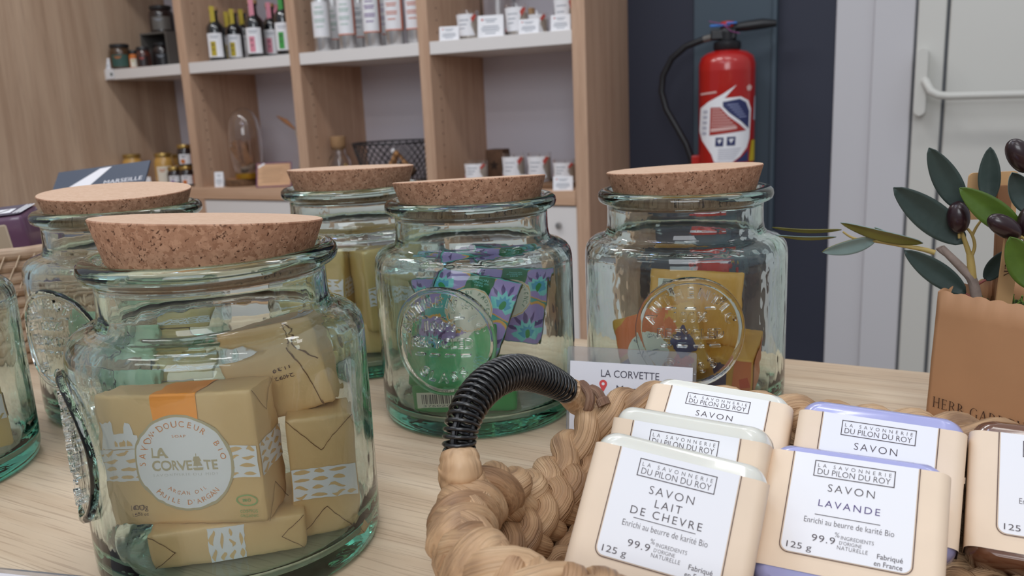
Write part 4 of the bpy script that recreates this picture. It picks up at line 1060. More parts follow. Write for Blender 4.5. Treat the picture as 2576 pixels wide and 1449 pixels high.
green_soap('emerald soap with barcode lying at the bottom of the middle jar', jl(JD, -.008, -.012, .0205), (0, 0, R(26)), (.068, .064, .023), 'code')
# ochre soaps of the right jar
OCHRE = plain('ochre wrapper', '#d69e3e', .45, vary=.1, vscale=30)
ORNW = plain('orange print patch', '#d9703c', .5); NAVP = plain('navy print patch', '#2f2e5c', .5); REDO = plain('vermilion print patch', '#cc4322', .5)
def ochre(label, loc, rot, d, kind):
    t = soap_block('wrapped_soap', label, loc, rot, d, OCHRE, 'ochre wrapped soaps in the right jar'); w_, h_, t_ = d
    M = plane('front', d); m = MB(); bx = (-w_/2+.001, w_/2-.001, -h_/2+.001, h_/2-.001)
    if kind == 'code':
        m.flat([(-.026, .004), (-.014, .004), (-.014, .0165), (-.026, .0165)], .0003, 0, M)
        rnd = random.Random(5); y = .005
        while y < .0155:
            q = .0003+.0006*rnd.random(); m.flat([(-.0225, y), (-.0145, y), (-.0145, y+q), (-.0225, y+q)], .0005, 1, M); y += q+.0004*rnd.random()+.0003
        m.text('D57', .018, .006, .0024, .007, 1, 0, .0004, 1, M=M); m.text('1257', .018, .002, .0024, .007, 1, 0, .0004, 1, M=M)
        m.build('barcode_label', [IVORY, INK], t, smooth=0)
        m = MB(); M = plane('right', d)
        m.flat(clipbox([(-.02, -.01), (.02, .004), (.02, .014), (-.02, .004)], -t_/2+.001, t_/2-.001, -h_/2+.001, h_/2-.001), .0003, 1, M); m.flat(clipbox([(-.02, -.02), (.02, -.006), (.02, .0), (-.02, -.012)], -t_/2+.001, t_/2-.001, -h_/2+.001, h_/2-.001), .0003, 0, M)
        m.build('colour_print', [ORNW, NAVP], t, smooth=0)
    elif kind == 'label':
        for P, mi in (([(-.04, .004), (-.01, .03), (.02, .03), (.0, .008), (-.04, -.01)], 0), ([(-.04, -.012), (0, .002), (.002, -.002), (-.04, -.018)], 1), ([(.006, .0), (.018, .008), (.024, -.01), (.012, -.014)], 1), ([(.0, -.02), (.012, -.008), (.02, -.016), (.012, -.03)], 2), ([(-.002, .010), (.01, .016), (.014, .006), (.004, .002)], 0)):
            P = clipbox(P, *bx)
            if len(P) > 2: m.flat(P, .0003, mi, M)
        m.build('colour_print', [ORNW, NAVP, REDO], t, smooth=0)
        l = MB().prism(disc(-.008, -.004, .0135, 36), .0005, .0007, 0, M).build('round_label', IVORY, t, smooth=0)
        m = MB(); m.arc('SAVON', -.008, -.004, .0098, .0026, 90, 18, z=.0009, M=M); line(m, -.015, -.004, -.001, -.004, .0005, .0009, 0, M); line(m, -.013, -.0065, -.003, -.0065, .0004, .0009, 0, M); m.build('lettering', [NAVP], l, smooth=0)
    else:
        M = plane('bottom', d)
        m.flat([(.0, -t_/2+.001), (.013, -t_/2+.001), (.013, t_/2-.003), (.001, t_/2-.003)], .0003, 1, M); m.flat([(.016, -t_/2+.003), (w_/2-.001, -t_/2+.001), (w_/2-.001, t_/2-.001), (.018, t_/2-.001)], .0003, 0, M)
        m.flat([(.022, -.004), (.028, -.002), (.026, .005), (.021, .003)], .0004, 2, M)
        M = plane('right', d); m.flat([(-t_/2+.001, -h_/2+.001), (t_/2-.001, -h_/2+.001), (t_/2-.001, h_/2-.002), (-t_/2+.001, h_/2-.01)], .0003, 0, M)
        m.build('colour_print', [ORNW, NAVP, REDO], t, smooth=0)
    return t
JE = Vector((-.1643, .5601, 0))
ochre('ochre soap with barcode leaning at the top of the pile in the right jar', jl(JE, .007, -.005, .0705), (R(80), R(5), R(16)), (.062, .052, .024), 'code')
ochre('orange and navy printed soap with ivory label at the left front of the right jar', jl(JE, -.014, -.030, .046), (R(58), R(-16), R(14)), (.056, .048, .022), 'label')
ochre('ochre soap with navy and orange end lying at the bottom of the right jar', jl(JE, .020, -.010, .0292), (R(6), R(2), R(4)), (.058, .056, .034), 'end')

# ------------------------------------------------------------------ name tags
SLEEVE = plain('clear plastic sleeve', '#dfe0e6', .12, trans=.85, ior=1.2, coat=.3)
LABELW = plain('tag paper', '#dfe0ea', .5)
PINR = plain('map pin red', '#cf4a4c', .5)
def shop_tag(label, loc, rz, lean, width=.083, h=.066, top=.011, head=.0092):
    t = thing('name_tag', label, 'name tag', loc, (0, 0, R(rz)), 'name tags of the soap jars')
    M = Matrix.Rotation(R(-lean), 4, 'X') @ Matrix.Rotation(PI/2, 4, 'X')
    MB().prism(rrect(width, h, .0012, 3), -.0009, .0009, 0, M @ Matrix.Translation((0, h/2, 0))).build('plastic_sleeve', SLEEVE, t)
    foot = MB().box((0, .016, .0008), (width, .034, .0012)); foot.build('foot', SLEEVE, t)
    pw, ph = width-.004, h-top
    p = MB().prism([(-pw/2, .002), (pw/2, .002), (pw/2, .002+ph), (-pw/2, .002+ph)], .0010, .0012, 0, M).build('paper', LABELW, t)
    m = MB(); z = .0014; k = width/.083; y1 = .002+ph
    m.text('LA CORVETTE', 0, y1-head*k, .0049*k, .0375*k, 1, 0, z, 0, M=M)
    m.text('Marseille', .0035*k, y1-(head+.0093)*k, .0046*k, .024*k, 1, 0, z, 0, M=M)
    px_, py_ = -.0172*k, y1-(head+.0046)*k; P = [(px_+.0026*k*math.cos(R(a)), py_+.0026*k*math.sin(R(a))) for a in range(-30, 211, 20)]+[(px_, py_-.0056*k)]
    m.flat(P, z, 1, M); m.flat(disc(px_, py_, .0010*k, 14), z+.0001, 2, M)
    m.build('lettering', [plain('tag ink', '#4a4756', .6), PINR, LABELW], p, smooth=0)
    return t
a = onY(1434, 868, .468); b = onY(1759, 892, .480)
mid = (a+b)/2
shop_tag('white name tag in clear sleeve standing behind the woven basket', (mid.x, mid.y-.010, 0), math.degrees(math.atan2(b.y-a.y, b.x-a.x)), 10, (b-a).length, mid.z/math.cos(R(10)))
a = onZ(0, 1415, .030); b = onZ(345, 1449, .030)
dv = (b-a).normalized(); c = a+dv*.0285
shop_tag('white name tag in clear sleeve at the bottom left before the front jar', (c.x, c.y-.012, 0), math.degrees(math.atan2(dv.y, dv.x)), 14, .083, .031, .0035, .0062)

# ------------------------------------------------------------------ woven basket with black wire handle
bk = thing('woven_basket', 'braided water hyacinth basket with a black wire coil handle, full of soap bars', 'basket', (0, 0, 0))
BCX, BCY, BHX, BHY, BR = .040, .3243, .2135, .0957, .058
def bpath(inset):
    hx, hy, r = BHX-inset, BHY-inset, max(.01, BR-inset)
    segs = []
    P = []
    for sx_, sy_, a0 in ((1, 1, 0), (-1, 1, 90), (-1, -1, 180), (1, -1, 270)):
        for i in range(13): a = R(a0+90*i/12); P.append(Vector((BCX+sx_*(hx-r)+r*math.cos(a), BCY+sy_*(hy-r)+r*math.sin(a), 0)))
    P.append(P[0]); L = [0]
    for p, q in zip(P, P[1:]): L.append(L[-1]+(q-p).length)
    def at(s):
        s = s % L[-1]
        for i in range(len(L)-1):
            if L[i+1] >= s:
                f = (s-L[i])/max(1e-9, L[i+1]-L[i]); return P[i].lerp(P[i+1], f)
        return P[-1]
    return at, L[-1]
def dip(p):        # the hand hole under the handle on the left side
    if p.x > BCX-BHX+.06: return 0
    d = abs(p.y-.352)/.064
    return max(0, .5+.5*math.cos(PI*min(1, d)))**.8
def plait(at, L, z, pitch, amp, dep, rad, n_st, mat_, name, parent, phase=0, seed=0, dipk=.55, vert=True, nn=10):
    m = MB(); rnd = random.Random(seed)
    K = round(L/pitch); pitch = L/K
    step = .0024; N = int(L/step)
    for k in range(n_st):
        pts = []; rr_ = []; fl = []
        for i in range(N):
            s = L*i/N; p = at(s); q = at(s+.004); T = (q-p).normalized(); O = Vector((T.y, -T.x, 0))
            ph = 2*PI*(s/pitch+k/n_st)+phase
            zz = z*(1-dipk*dip(p))
            if vert: P = Vector((p.x, p.y, zz+amp*math.sin(ph)))+O*dep*math.sin(2*ph)
            else: P = Vector((p.x, p.y, zz))+O*amp*math.sin(ph)+Vector((0, 0, dep*math.sin(2*ph)))
            w_ = rad*(.92+.16*noise.noise(Vector((s*38+k*7, seed*3.1, 0)))+.10*math.sin(2*ph+.6))
            pts.append(P); rr_.append(w_)
        m.tube(pts, rr_, nn, closed=True, st0=k*3.7+seed)
    return m.build(name, mat_, parent, smooth=60)
def twist(at, L, z, pitch, off, rad, n_st, mat_, name, parent, seed=0, dipk=.5):
    m = MB(); K = round(L/pitch); pitch = L/K; N = int(L/.0022)
    for k in range(n_st):
        pts = []; rr_ = []
        for i in range(N):
            s = L*i/N; p = at(s); q = at(s+.004); T = (q-p).normalized(); O = Vector((T.y, -T.x, 0))
            ph = 2*PI*(s/pitch+k/n_st)+1.2*noise.noise(Vector((s*14, seed, 4)))
            zz = z*(1-dipk*dip(p))
            pts.append(Vector((p.x, p.y, zz))+O*off*math.cos(ph)+Vector((0, 0, off*math.sin(ph))))
            rr_.append(rad*(1+.22*noise.noise(Vector((s*30+k*9, seed, 0)))+.05*math.sin(s*900)))
        m.tube(pts, rr_, 14, closed=True, st0=k*4.1+seed)
    return m.build(name, mat_, parent, smooth=60)
at, L = bpath(0); plait(at, L, .0452, .053, .0080, .0046, .0080, 3, RAFFIA, 'rim', bk, 0, 3, .58, nn=14)
at, L = bpath(.010); plait(at, L, .0172, .052, .0074, .0042, .0074, 3, RAFFIAD, 'braided_row', bk, 1.3, 8, 0, nn=12)
for i, ins in enumerate((.026, .042, .058, .074, .088)):
    at, L = bpath(ins); plait(at, L, .0056, .042, .0070, .0016, .0042, 3, RAFFIA if i % 2 else RAFFIAD, 'base_row', bk, i*.9, 11+i, 0, False, 8)
MB().prism([(x+BCX, y+BCY) for x, y in rrect(2*BHX-.018, 2*BHY-.018, .05, 8)], .0004, .0024, 0).build('base_mat', RAFFIAD, bk, smooth=0)
# broad flat strips wound round the rim at the front left corner
at, L = bpath(0)
ss = [L*i/2000 for i in range(2000) if at(L*i/2000).y < .292 and at(L*i/2000).x < -.010]
s_ = min(ss); k = 0; rnd = random.Random(12)
while s_ < max(ss):
    wd = rnd.uniform(.015, .020); tl = rnd.uniform(.006, .010); rb_ = rnd.uniform(.0134, .0158)
    nw, na = 8, 40; vs = []; st = []
    for j in range(nw+1):
        q = j/nw*2-1
        for i in range(na):
            a = 2*PI*i/na; sp_ = s_+wd*.5*q+tl*math.sin(a+.6)
            p = at(sp_); p2 = at(sp_+.003); T = (p2-p).normalized(); O = Vector((T.y, -T.x, 0))
            r = (rb_-.0060*abs(q)**3.2)*(1+.05*noise.noise(Vector((a*1.1+k*5, q*1.6, k))))+.0003*math.sin(q*9+a)
            vs.append(Vector((p.x, p.y, .0452))+O*r*.95*math.cos(a)+Vector((0, 0, r*1.02*math.sin(a)))); st.append((.25*math.cos(a)+k*3.1, q*.75, .25*math.sin(a)))
    m = MB().add(vs, [(j*na+i, j*na+(i+1) % na, (j+1)*na+(i+1) % na, (j+1)*na+i) for j in range(nw) for i in range(na)], st=st)
    m.build('rim_wrap', RAFFIA if k % 2 else RAFFIAD, bk, smooth=70)
    s_ += wd*.74; k += 1
# handle: two tan wraps and the black coil that arches between them
xh = BCX-BHX-.004
H0, H1 = Vector((xh, .276, .052)), Vector((xh-.001, .388, .052))
A0 = onX(1152, 1150, xh); A1 = onX(1437, 985, xh)
ctl = [onX(u, v, xh-.002) for u, v in ((1155, 1142), (1156, 1105), (1165, 1060), (1186, 1013), (1220, 972), (1262, 945), (1305, 936), (1350, 945), (1392, 962), (1432, 985))]
def cat(P, n):
    out = []
    for i in range(len(P)-1):
        p0, p1, p2, p3 = P[max(0, i-1)], P[i], P[i+1], P[min(len(P)-1, i+2)]
        for k in range(n):
            t = k/n; out.append(.5*((2*p1)+(p2-p0)*t+(2*p0-5*p1+4*p2-p3)*t*t+(3*p1-p0-3*p2+p3)*t**3))
    return out+[P[-1]]
axis = cat(ctl, 24); Lc = [0]
for p, q in zip(axis, axis[1:]): Lc.append(Lc[-1]+(q-p).length)
def ax_at(s):
    s = max(0, min(Lc[-1], s))
    for i in range(len(Lc)-1):
        if Lc[i+1] >= s: return axis[i].lerp(axis[i+1], (s-Lc[i])/max(1e-9, Lc[i+1]-Lc[i]))
    return axis[-1]
turns = 37; N = turns*18; coil = []
for i in range(N+1):
    f = i/N; s = f*Lc[-1]; p = ax_at(s); T = (ax_at(s+.001)-ax_at(s-.001)).normalized(); B = Vector((1, 0, 0)); B = (B-T*B.dot(T)).normalized(); Nn = T.cross(B)
    a = 2*PI*turns*(.62*(1-(1-f)**1.6)+.38*f); r = .0060+.0020*math.sin(PI*f)**.6
    coil.append(p+(B*math.cos(a)+Nn*math.sin(a))*r)
hd = MB().tube(coil, .00092, 8).build('coil_handle', plain('black lacquered wire', '#0f1013', .28, coat=.5), bk, smooth=60)
m = MB()
for k in range(3):
    a = 2*PI*k/3+.4
    pts = []
    for i in range(60):
        s = Lc[-1]*i/59; p = ax_at(s); T = (ax_at(s+.001)-ax_at(s-.001)).normalized(); B = Vector((1, 0, 0)); B = (B-T*B.dot(T)).normalized(); Nn = T.cross(B)
        pts.append(p+(B*math.cos(a)+Nn*math.sin(a))*.0048)
    m.tube(pts, .0011, 6)
m.build('handle_rods', BLACKP, hd)
def wrap(pts, rads, name, seed, mt=RAFFIA):
    P = cat(pts, 14); n = len(P); rr_ = []
    for i in range(n):
        f = i/(n-1)*(len(rads)-1); k = min(int(f), len(rads)-2); r = rads[k]*(1-f+k)+rads[k+1]*(f-k)
        rr_.append(r*(1+.07*noise.noise(Vector((i*.25, seed, 0)))))
    m = MB().tube(P, rr_, 20, st0=seed); m.st = {i: (t[1]*.25+t[0]*.1, t[0]*2.2+t[2]*.25, t[2]*.3) for i, t in m.st.items()}
    return m.build(name, mt, bk, smooth=60)
wrap([axis[4], onX(1158, 1172, xh), onX(1162, 1205, xh), onX(1172, 1250, xh)+Vector((.006, 0, -.004))], [.0078, .0090, .0098, .011], 'handle_wrap', 2)
wrap([axis[-4], onX(1455, 1002, xh), onX(1475, 1030, xh)+Vector((.006, 0, 0))], [.0074, .0090, .010], 'handle_wrap', 6)
kn = onX(1478, 1000, xh+.006)
m = MB(); m.tube(cat([kn+Vector((-.006, .004, .004)), kn+Vector((-.001, -.003, .008)), kn+Vector((.005, -.008, .004)), kn+Vector((.004, -.010, -.003)), kn+Vector((-.001, -.008, -.008))], 8), [.0012]*4+[.0026]*20+[.0022]*8+[.0012], 10); m.tube(cat([kn+Vector((.004, -.004, .007)), kn+Vector((.009, -.006, .006)), kn+Vector((.013, -.008, .000))], 8), [.0024]*12+[.0036]*5, 10); m.build('knot', strand_mat('knot strand', ('#6b4c3c', '#8d6a55', '#a98a72')), bk)

# ------------------------------------------------------------------ boxed soap bars in the basket
BAND = plain('peach paper band', '#e6d0b8', .55, vary=.03, vscale=60)
LABW = plain('soap label white', '#e9e9ee', .5)
LINEB = plain('brown line', '#5a4038', .6)
TXT = plain('label ink', '#4c4146', .6)
TXTP = plain('violet label ink', '#54447a', .6)
GOATM = plain('goat milk soap in film', '#e2e1d8', .22, coat=.9, sss=.25, bump=.25, bscale=60)
LAVM = plain('lavender soap in film', '#a9abda', .22, coat=.9, sss=.15, bump=.25, bscale=60)
BRNM = plain('brown soap in film', '#6a4430', .2, coat=.9, bump=.25, bscale=60)
BW, BH, BT = .0704, .0635, .0275           # bar; label frame origin sits 4.2 mm above its middle, on its face
BY = -.0027
def soap_body(mb, dy=0):
    rows = [(-1, .22), (-.86, .10), (-.6, .028), (-.25, 0), (.25, 0), (.6, .028), (.86, .10), (1, .22)]
    outs = []
    for zf, ins in rows:
        k = ins*.03
        P = rrect(BW-2*k, BH-2*k*.42, .0078-k*.3, 8); outs.append([(x, y+BY+dy, zf*BT/2-BT/2) for x, y in P])
    n = len(outs[0]); vs = [p for o in outs for p in o]
    fs = [(i*n+k, i*n+(k+1) % n, (i+1)*n+(k+1) % n, (i+1)*n+k) for i in range(len(outs)-1) for k in range(n)]
    fs += [tuple(range(n))[::-1], tuple((len(outs)-1)*n+k for k in range(n))]
    mb.add(vs, fs)
def paper_band(mb, y0, y1):
    P = rrect(BW+.0008, BT+.0008, .0052, 7); n = len(P); rows = 8
    vs = [(x, y0+(y1-y0)*j/rows, z-BT/2) for j in range(rows+1) for x, z in P]
    mb.add(vs, [(j*n+k, j*n+(k+1) % n, (j+1)*n+(k+1) % n, (j+1)*n+k) for j in range(rows) for k in range(n)])
def soap_bar(label, pos, rot, kind, group, dy=0):
    t = thing('soap_bar', label, 'soap', pos, rot, group)
    m = MB(); soap_body(m, dy); m.build('soap', {'goat': GOATM, 'lav': LAVM, 'brown': BRNM}[kind], t, smooth=50, bevel=.0014, seg=3)
    m = MB(); paper_band(m, -.0292, .0219); band = m.build('paper_band', BAND, t, smooth=50)
    z = .0007; lw, lh = .0476, .0438
    P = rrect(lw, lh, .0032, 5, (0, 0, 1, 1))
    lb = MB().prism(P, .0005, z, 0); lb = lb.build('label', LABW, band, smooth=0)
    m = MB(); z += .00012; x = lw/2+.0006; yb = -lh/2-.0006; yt = lh/2; r = .0036; t_ = .00036
    line(m, -x, yb+r, -x, yt, t_, z, 1); line(m, x, yb+r, x, yt, t_, z, 1); line(m, -x+r, yb, x-r, yb, t_, z, 1)
    for sx_ in (-1, 1):
        A_ = [(sx_*(x-r)+sx_*r*math.sin(a), yb+r-r*math.cos(a)) for a in [PI/2*i/6 for i in range(7)]]
        for p, q in zip(A_, A_[1:]): line(m, *p, *q, t_, z, 1)
    frame(m, -.0153, 12.05e-3, .0154, .0190, .00036, z, 0)
    m.text('LA SAVONNERIE', 0, .0162, .0017, .0282, 1.9, -.012, z, 0); m.text('DU PILON DU ROY', 0, .0130, .0027, .0279, 1, -.012, z, 0)
    m.text('SAVON', -.0002, .0059, .0035, .0178, 1.25, -.014, z, 0)
    if kind == 'lav': m.text('LAVANDE', -.0003, -.0010, .0031, .0232, 1.3, -.004, z, 2)
    elif kind == 'goat': m.text('LAIT', -.0004, .0011, .0033, .0106, 1.3, -.006, z, 0); m.text('DE CHEVRE', -.0004, -.0033, .0033, .0282, 1.3, -.006, z, 0)
    line(m, -.0127, -.0047, .0118, -.0047, .00028, z, 0)
    m.text('Enrichi au beurre de karité Bio', .0003, -.0086, .0026, .0335, 1, -.012, z, 0)
    m.text('%', -.0033, -.0128, .0021, None, 1, -.012, z, 0); m.text('99.9', -.0082, -.0160, .0030, .0088, 1.1, -.006, z, 0)
    m.text('INGREDIENTS', -.0018, -.0134, .0016, .0120, 1, -.012, z, 0, 'l'); m.text("D'ORIGINE", -.0022, -.0155, .0015, .0082, 1, -.012, z, 0, 'l'); m.text('NATURELLE', -.0028, -.0176, .0017, .0112, 1.1, -.012, z, 0, 'l')
    m.text('125 g', -.0217, -.0203, .0027, .0096, 1, -.004, z, 0, 'l')
    m.text('Fabriqué', .0209, -.0183, .0021, .0091, 1, .004, z, 0, 'r'); m.text('en France', .0209, -.0212, .0021, .0100, 1, .004, z, 0, 'r')
    m.build('lettering', [TXT, LINEB, TXTP], band, smooth=0)
    return t
GG = 'goat milk soap bars in the basket'; GL = 'lavender soap bars in the basket'
soap_bar('goat milk soap bar at the front of the left row, label fully visible', (-.0930, .2950, .0499), (.8909, .1593, .1435), 'goat', GG)
soap_bar('goat milk soap bar in the middle of the left row', (-.1005, .3321, .0475), (1.0463, .0247, -.0217), 'goat', GG)
soap_bar('goat milk soap bar at the back of the left row', (-.0991, .3841, .0512), (.5791, .0725, .0715), 'goat', GG)
soap_bar('lavender soap bar at the front of the middle row, label fully visible', (-.0306, .3366, .0447), (.7198, -.001, .0013), 'lav', GL, -.0022)
soap_bar('lavender soap bar behind the front lavender one', (-.0253, .3800, .0461), (.8519, .0252, .0001), 'lav', GL)
soap_bar('brown soap bar in a peach band at the right edge', (.0470, .3850, .0455), (R(48), 0, R(.5)), 'brown', None)

# ------------------------------------------------------------------ potted olive in a paper bag
BAGP = plain('brown bag paper', '#b68761', .6, vary=.06, vscale=18, bump=.15, bscale=60)
BAGI = plain('brown bag inside', '#8a5c38', .8)
SERIF = plain('dark brown serif ink', '#3c2115', .7)
corner = onZ(2328, 1075, 0)
ph = math.atan2(-.53, .85)
pl = thing('potted_olive', 'artificial olive sprig in a brown paper bag at the right edge', 'plant', (corner.x, corner.y, 0), (0, 0, ph))
MW = Matrix.Translation(corner) @ Matrix.Rotation(ph, 4, 'Z'); MWI = MW.inverted()
def pw(u, v, y): return MWI @ onY(u, v, y)
bw, bd, bh = .118, .07, .0885
def bag_wall(mb, p0, p1, mi, inset, hgt, waves_, lean):
    n = 48
    lo = []; hi = []
    for i in range(n+1):
        f = i/n; p = p0.lerp(p1, f)
        zz = hgt+(.0016*abs(math.sin(f*waves_*PI))-.0008)
        lo.append((p.x, p.y, 0)); hi.append((p.x+lean.x, p.y+lean.y, zz))
    rows = 6; vs = []
    for j in range(rows+1):
        g = j/rows
        for a, b in zip(lo, hi):
            q = Vector(a).lerp(Vector(b), g); wob = .0008*noise.noise(Vector((q.x*40, q.y*40, q.z*40))); vs.append((q.x+wob, q.y+wob, q.z))
    mb.add(vs, [(j*(n+1)+i, j*(n+1)+i+1, (j+1)*(n+1)+i+1, (j+1)*(n+1)+i) for j in range(rows) for i in range(n)], mi)
m = MB(); c4 = [Vector((0, 0, 0)), Vector((bw, 0, 0)), Vector((bw, bd, 0)), Vector((0, bd, 0))]
for i, nw in enumerate((11, 7, 11, 7)): bag_wall(m, c4[i], c4[(i+1) % 4], 0, 0, bh, nw, Vector((.002, .001, 0)))
m.flat([(0, 0), (bw, 0), (bw, bd), (0, bd)], .0004, 0)
bag = m.build('paper_bag', BAGP, pl, smooth=60)
so = bag.modifiers.new('paper', 'SOLIDIFY'); so.thickness = .0005; so.offset = -1
# serif capitals: strokes (x0,y0,x1,y1,weight) in capital-height units
SF = {'H': (.74, [(.12, 0, .12, 1, .1), (.62, 0, .62, 1, .1), (.12, .5, .62, .5, .05)], [.12, .62]), 'E': (.6, [(.12, 0, .12, 1, .1), (.12, .975, .52, .975, .05), (.12, .52, .42, .52, .05), (.12, .025, .55, .025, .05), (.52, .85, .52, 1, .04), (.55, 0, .56, .17, .04), (.42, .44, .42, .6, .04)], [.12]),
      'R': (.7, [(.12, 0, .12, 1, .1), (.36, .5, .66, .0, .09)], [.12, .66]), 'B': (.64, [(.12, 0, .12, 1, .1)], [.12]), 'G': (.78, [(.66, .05, .66, .42, .09), (.56, .42, .76, .42, .04)], []), 'A': (.74, [(.08, 0, .37, 1, .05), (.37, 1, .66, 0, .1), (.2, .36, .54, .36, .04)], [.08, .66]),
      'D': (.76, [(.12, 0, .12, 1, .1)], [.12]), 'N': (.8, [(.12, 0, .12, 1, .05), (.12, 1, .66, 0, .1), (.66, 0, .66, 1, .05)], [.12, .66]), 'O': (.82, [], []), 'L': (.58, [(.12, 0, .12, 1, .1), (.12, .025, .52, .025, .05), (.52, 0, .54, .18, .04)], [.12]), 'I': (.3, [(.15, 0, .15, 1, .1)], [.15]), 'V': (.74, [(.08, 1, .37, 0, .1), (.37, 0, .66, 1, .05)], [.08, .66]), ' ': (.3, [], [])}
def arc_stroke(mb, cx, cy_, rx, ry, a0, a1, t0, t1, put):
    P = []; Q = []
    for i in range(15):
        a = R(a0+(a1-a0)*i/14); wd = t0+(t1-t0)*abs(math.cos(a))
        P.append(put(cx+(rx+wd/2)*math.cos(a), cy_+(ry+wd*.25)*math.sin(a))); Q.append(put(cx+(rx-wd/2)*math.cos(a), cy_+(ry-wd*.25)*math.sin(a)))
    return P, Q
def serif_text(mb, s, x, y, cap, M, z, mi=0, track=.1, squeeze=1):
    for ch in s:
        wd, st, sf = SF[ch]; put = lambda a, b: (x+a*cap*squeeze, y+b*cap)
        for a, b, c, d, t_ in st: line(mb, *put(a, b), *put(c, d), t_*cap, z, mi, M)
        for a in sf:
            for b in ((0, 1) if ch in 'HNI' else ((1,) if ch == 'V' else ((0,) if ch in 'A' or (ch == 'R' and a > .5) else (0, 1)))): line(mb, *put(a-.11, b), *put(a+.11, b), .045*cap, z, mi, M)
        arcs = {'R': [(.12, .75, .38, .25, -90, 90)], 'B': [(.12, .75, .32, .25, -90, 90), (.12, .25, .40, .25, -90, 90)], 'G': [(.42, .5, .34, .5, 40, 325)], 'D': [(.12, .5, .52, .5, -90, 90)], 'O': [(.41, .5, .34, .5, 0, 360)]}.get(ch, [])
        for q in arcs:
            P, Q = arc_stroke(mb, *q, .05, .11, put); n = len(P)
            mb.add([(a, b, z) for a, b in P+Q], [(i, i+1, n+i+1, n+i) for i in range(n-1)], mi, M)
        x += (wd+track)*cap*squeeze
    return x
m = MB(); serif_text(m, 'HERB GARDEN', .0045, .0158, .0064, Matrix.Translation((.0002, -.0012, 0)) @ Matrix.Rotation(PI/2, 4, 'X'), .0003, 0, .14)
m.build('lettering', SERIF, bag, smooth=0)
m = MB()
m.sheet(24, 14, lambda a, b: (.001+(bw-.002)*a, .001+(bd-.002)*b, .072+.006*noise.noise(Vector((a*9, b*7, 2)))))
rnd = random.Random(4)
for i in range(420):
    x, y = rnd.uniform(.004, bw-.004), rnd.uniform(.004, bd-.004); z0 = .072
    m.tube([(x, y, z0), (x+rnd.uniform(-.004, .004), y+rnd.uniform(-.004, .004), z0+rnd.uniform(.003, .008))], .0006, 4, rnd.choice((0, 1, 1)))
mo = m.build('moss', [plain('dark moss', '#3d4a26', .95, vary=.4, vscale=300), plain('green moss', '#5f7a35', .95)], pl, smooth=0); mo['kind'] = 'stuff'
YP = .572
STEMG = plain('grey olive wood', '#8f7f76', .8, vary=.2, vscale=200); STEMY = plain('yellow olive twig', '#b39a5a', .6)
m = MB()
def stem(pix, r0, r1, mi=0, y=YP, dy=0):
    P = cat([pw(u, v, y+dy*i) for i, (u, v) in enumerate(pix)], 6); n = len(P)
    m.tube(P, [r0+(r1-r0)*i/(n-1) for i in range(n)], 9, mi)
stem([(2468, 800), (2458, 755), (2446, 705), (2420, 675), (2385, 640), (2368, 622)], .0036, .0020)
stem([(2446, 700), (2443, 665), (2440, 640)], .0026, .0020, 1)
stem([(2440, 645), (2432, 620), (2425, 600), (2419, 580)], .0016, .0013, 1)
stem([(2442, 650), (2452, 620), (2446, 592), (2434, 575)], .0011, .0008, 1)
stem([(2446, 592), (2456, 572), (2468, 555)], .0009, .0007, 1)
stem([(2352, 636), (2320, 627), (2270, 618), (2210, 608), (2150, 600), (2120, 583)], .0017, .0006, 1)
stem([(2455, 718), (2480, 704)], .0008, .0007, 2); stem([(2430, 738), (2455, 757)], .0006, .0006, 2)
stem([(2380, 640), (2366, 628), (2362, 622)], .0016, .0022); stem([(2408, 662), (2403, 648)], .0011, .0004)
m.build('stem', [STEMG, STEMY, plain('red twig', '#8e4a44', .6)], pl)
LEAFD = plain('dark olive leaf', '#34433f', .5, vary=.18, vscale=60, bump=.2)
LEAFG = plain('bright olive leaf', '#4f6a22', .45, vary=.25, vscale=60, bump=.2)
LEAFO = plain('yellowish olive leaf', '#6f6a2e', .5, vary=.2, vscale=60)
LEAFB = plain('silvery leaf underside', '#7f9491', .6, vary=.12, vscale=60)
def leaf(base_, tip, wpx, m_, back=None, yb=YP, yt=YP, fold=.12, curl=0.0, face=1.0, lab=None):
    B, T = pw(*base_, yb), pw(*tip, yt); ax = T-B; Ln = ax.length; ax.normalize()
    view = (MWI.to_3x3() @ (CAM-onY(*base_, yb))).normalized()
    side = ax.cross(view).normalized(); nor = side.cross(ax).normalized()
    if face < 1: side, nor = (side*face+nor*math.sqrt(1-face*face)).normalized(), (nor*face-side*math.sqrt(1-face*face)).normalized()
    hw = wpx*pxm(onY(*base_, yb))/2
    mb = MB(); nx, ny = 8, 16; vs = []
    prof = lambda f: (math.sin(PI*min(1, f**.9))**.62)*(1-.08*f) if 0 < f < 1 else .03
    for j in range(ny+1):
        f = j/ny
        for i in range(nx+1):
            s = i/nx*2-1
            vs.append(B+ax*Ln*f+side*hw*prof(f)*s+nor*(-fold*hw*(1-abs(s)**1.3)*prof(f)*2+curl*Ln*math.sin(PI*f)-.02*hw*math.cos(s*3)))
    fs = [(j*(nx+1)+i, j*(nx+1)+i+1, (j+1)*(nx+1)+i+1, (j+1)*(nx+1)+i) for j in range(ny) for i in range(nx)]
    mb.add(vs, fs)
    o = mb.build('leaf', [m_, back or m_], pl, smooth=180)
    so = o.modifiers.new('thickness', 'SOLIDIFY'); so.thickness = .0005; so.material_offset = 1; so.offset = 0
    if lab: o['label'] = lab
    return o
leaf((2424, 530), (2337, 372), 66, LEAFD, yt=YP-.008); leaf((2428, 612), (2248, 472), 82, LEAFD, yt=YP-.015)
leaf((2430, 738), (2275, 630), 60, LEAFD, yt=YP-.012); leaf((2487, 512), (2491, 370), 52, LEAFD, yb=YP+.01, yt=YP+.01)
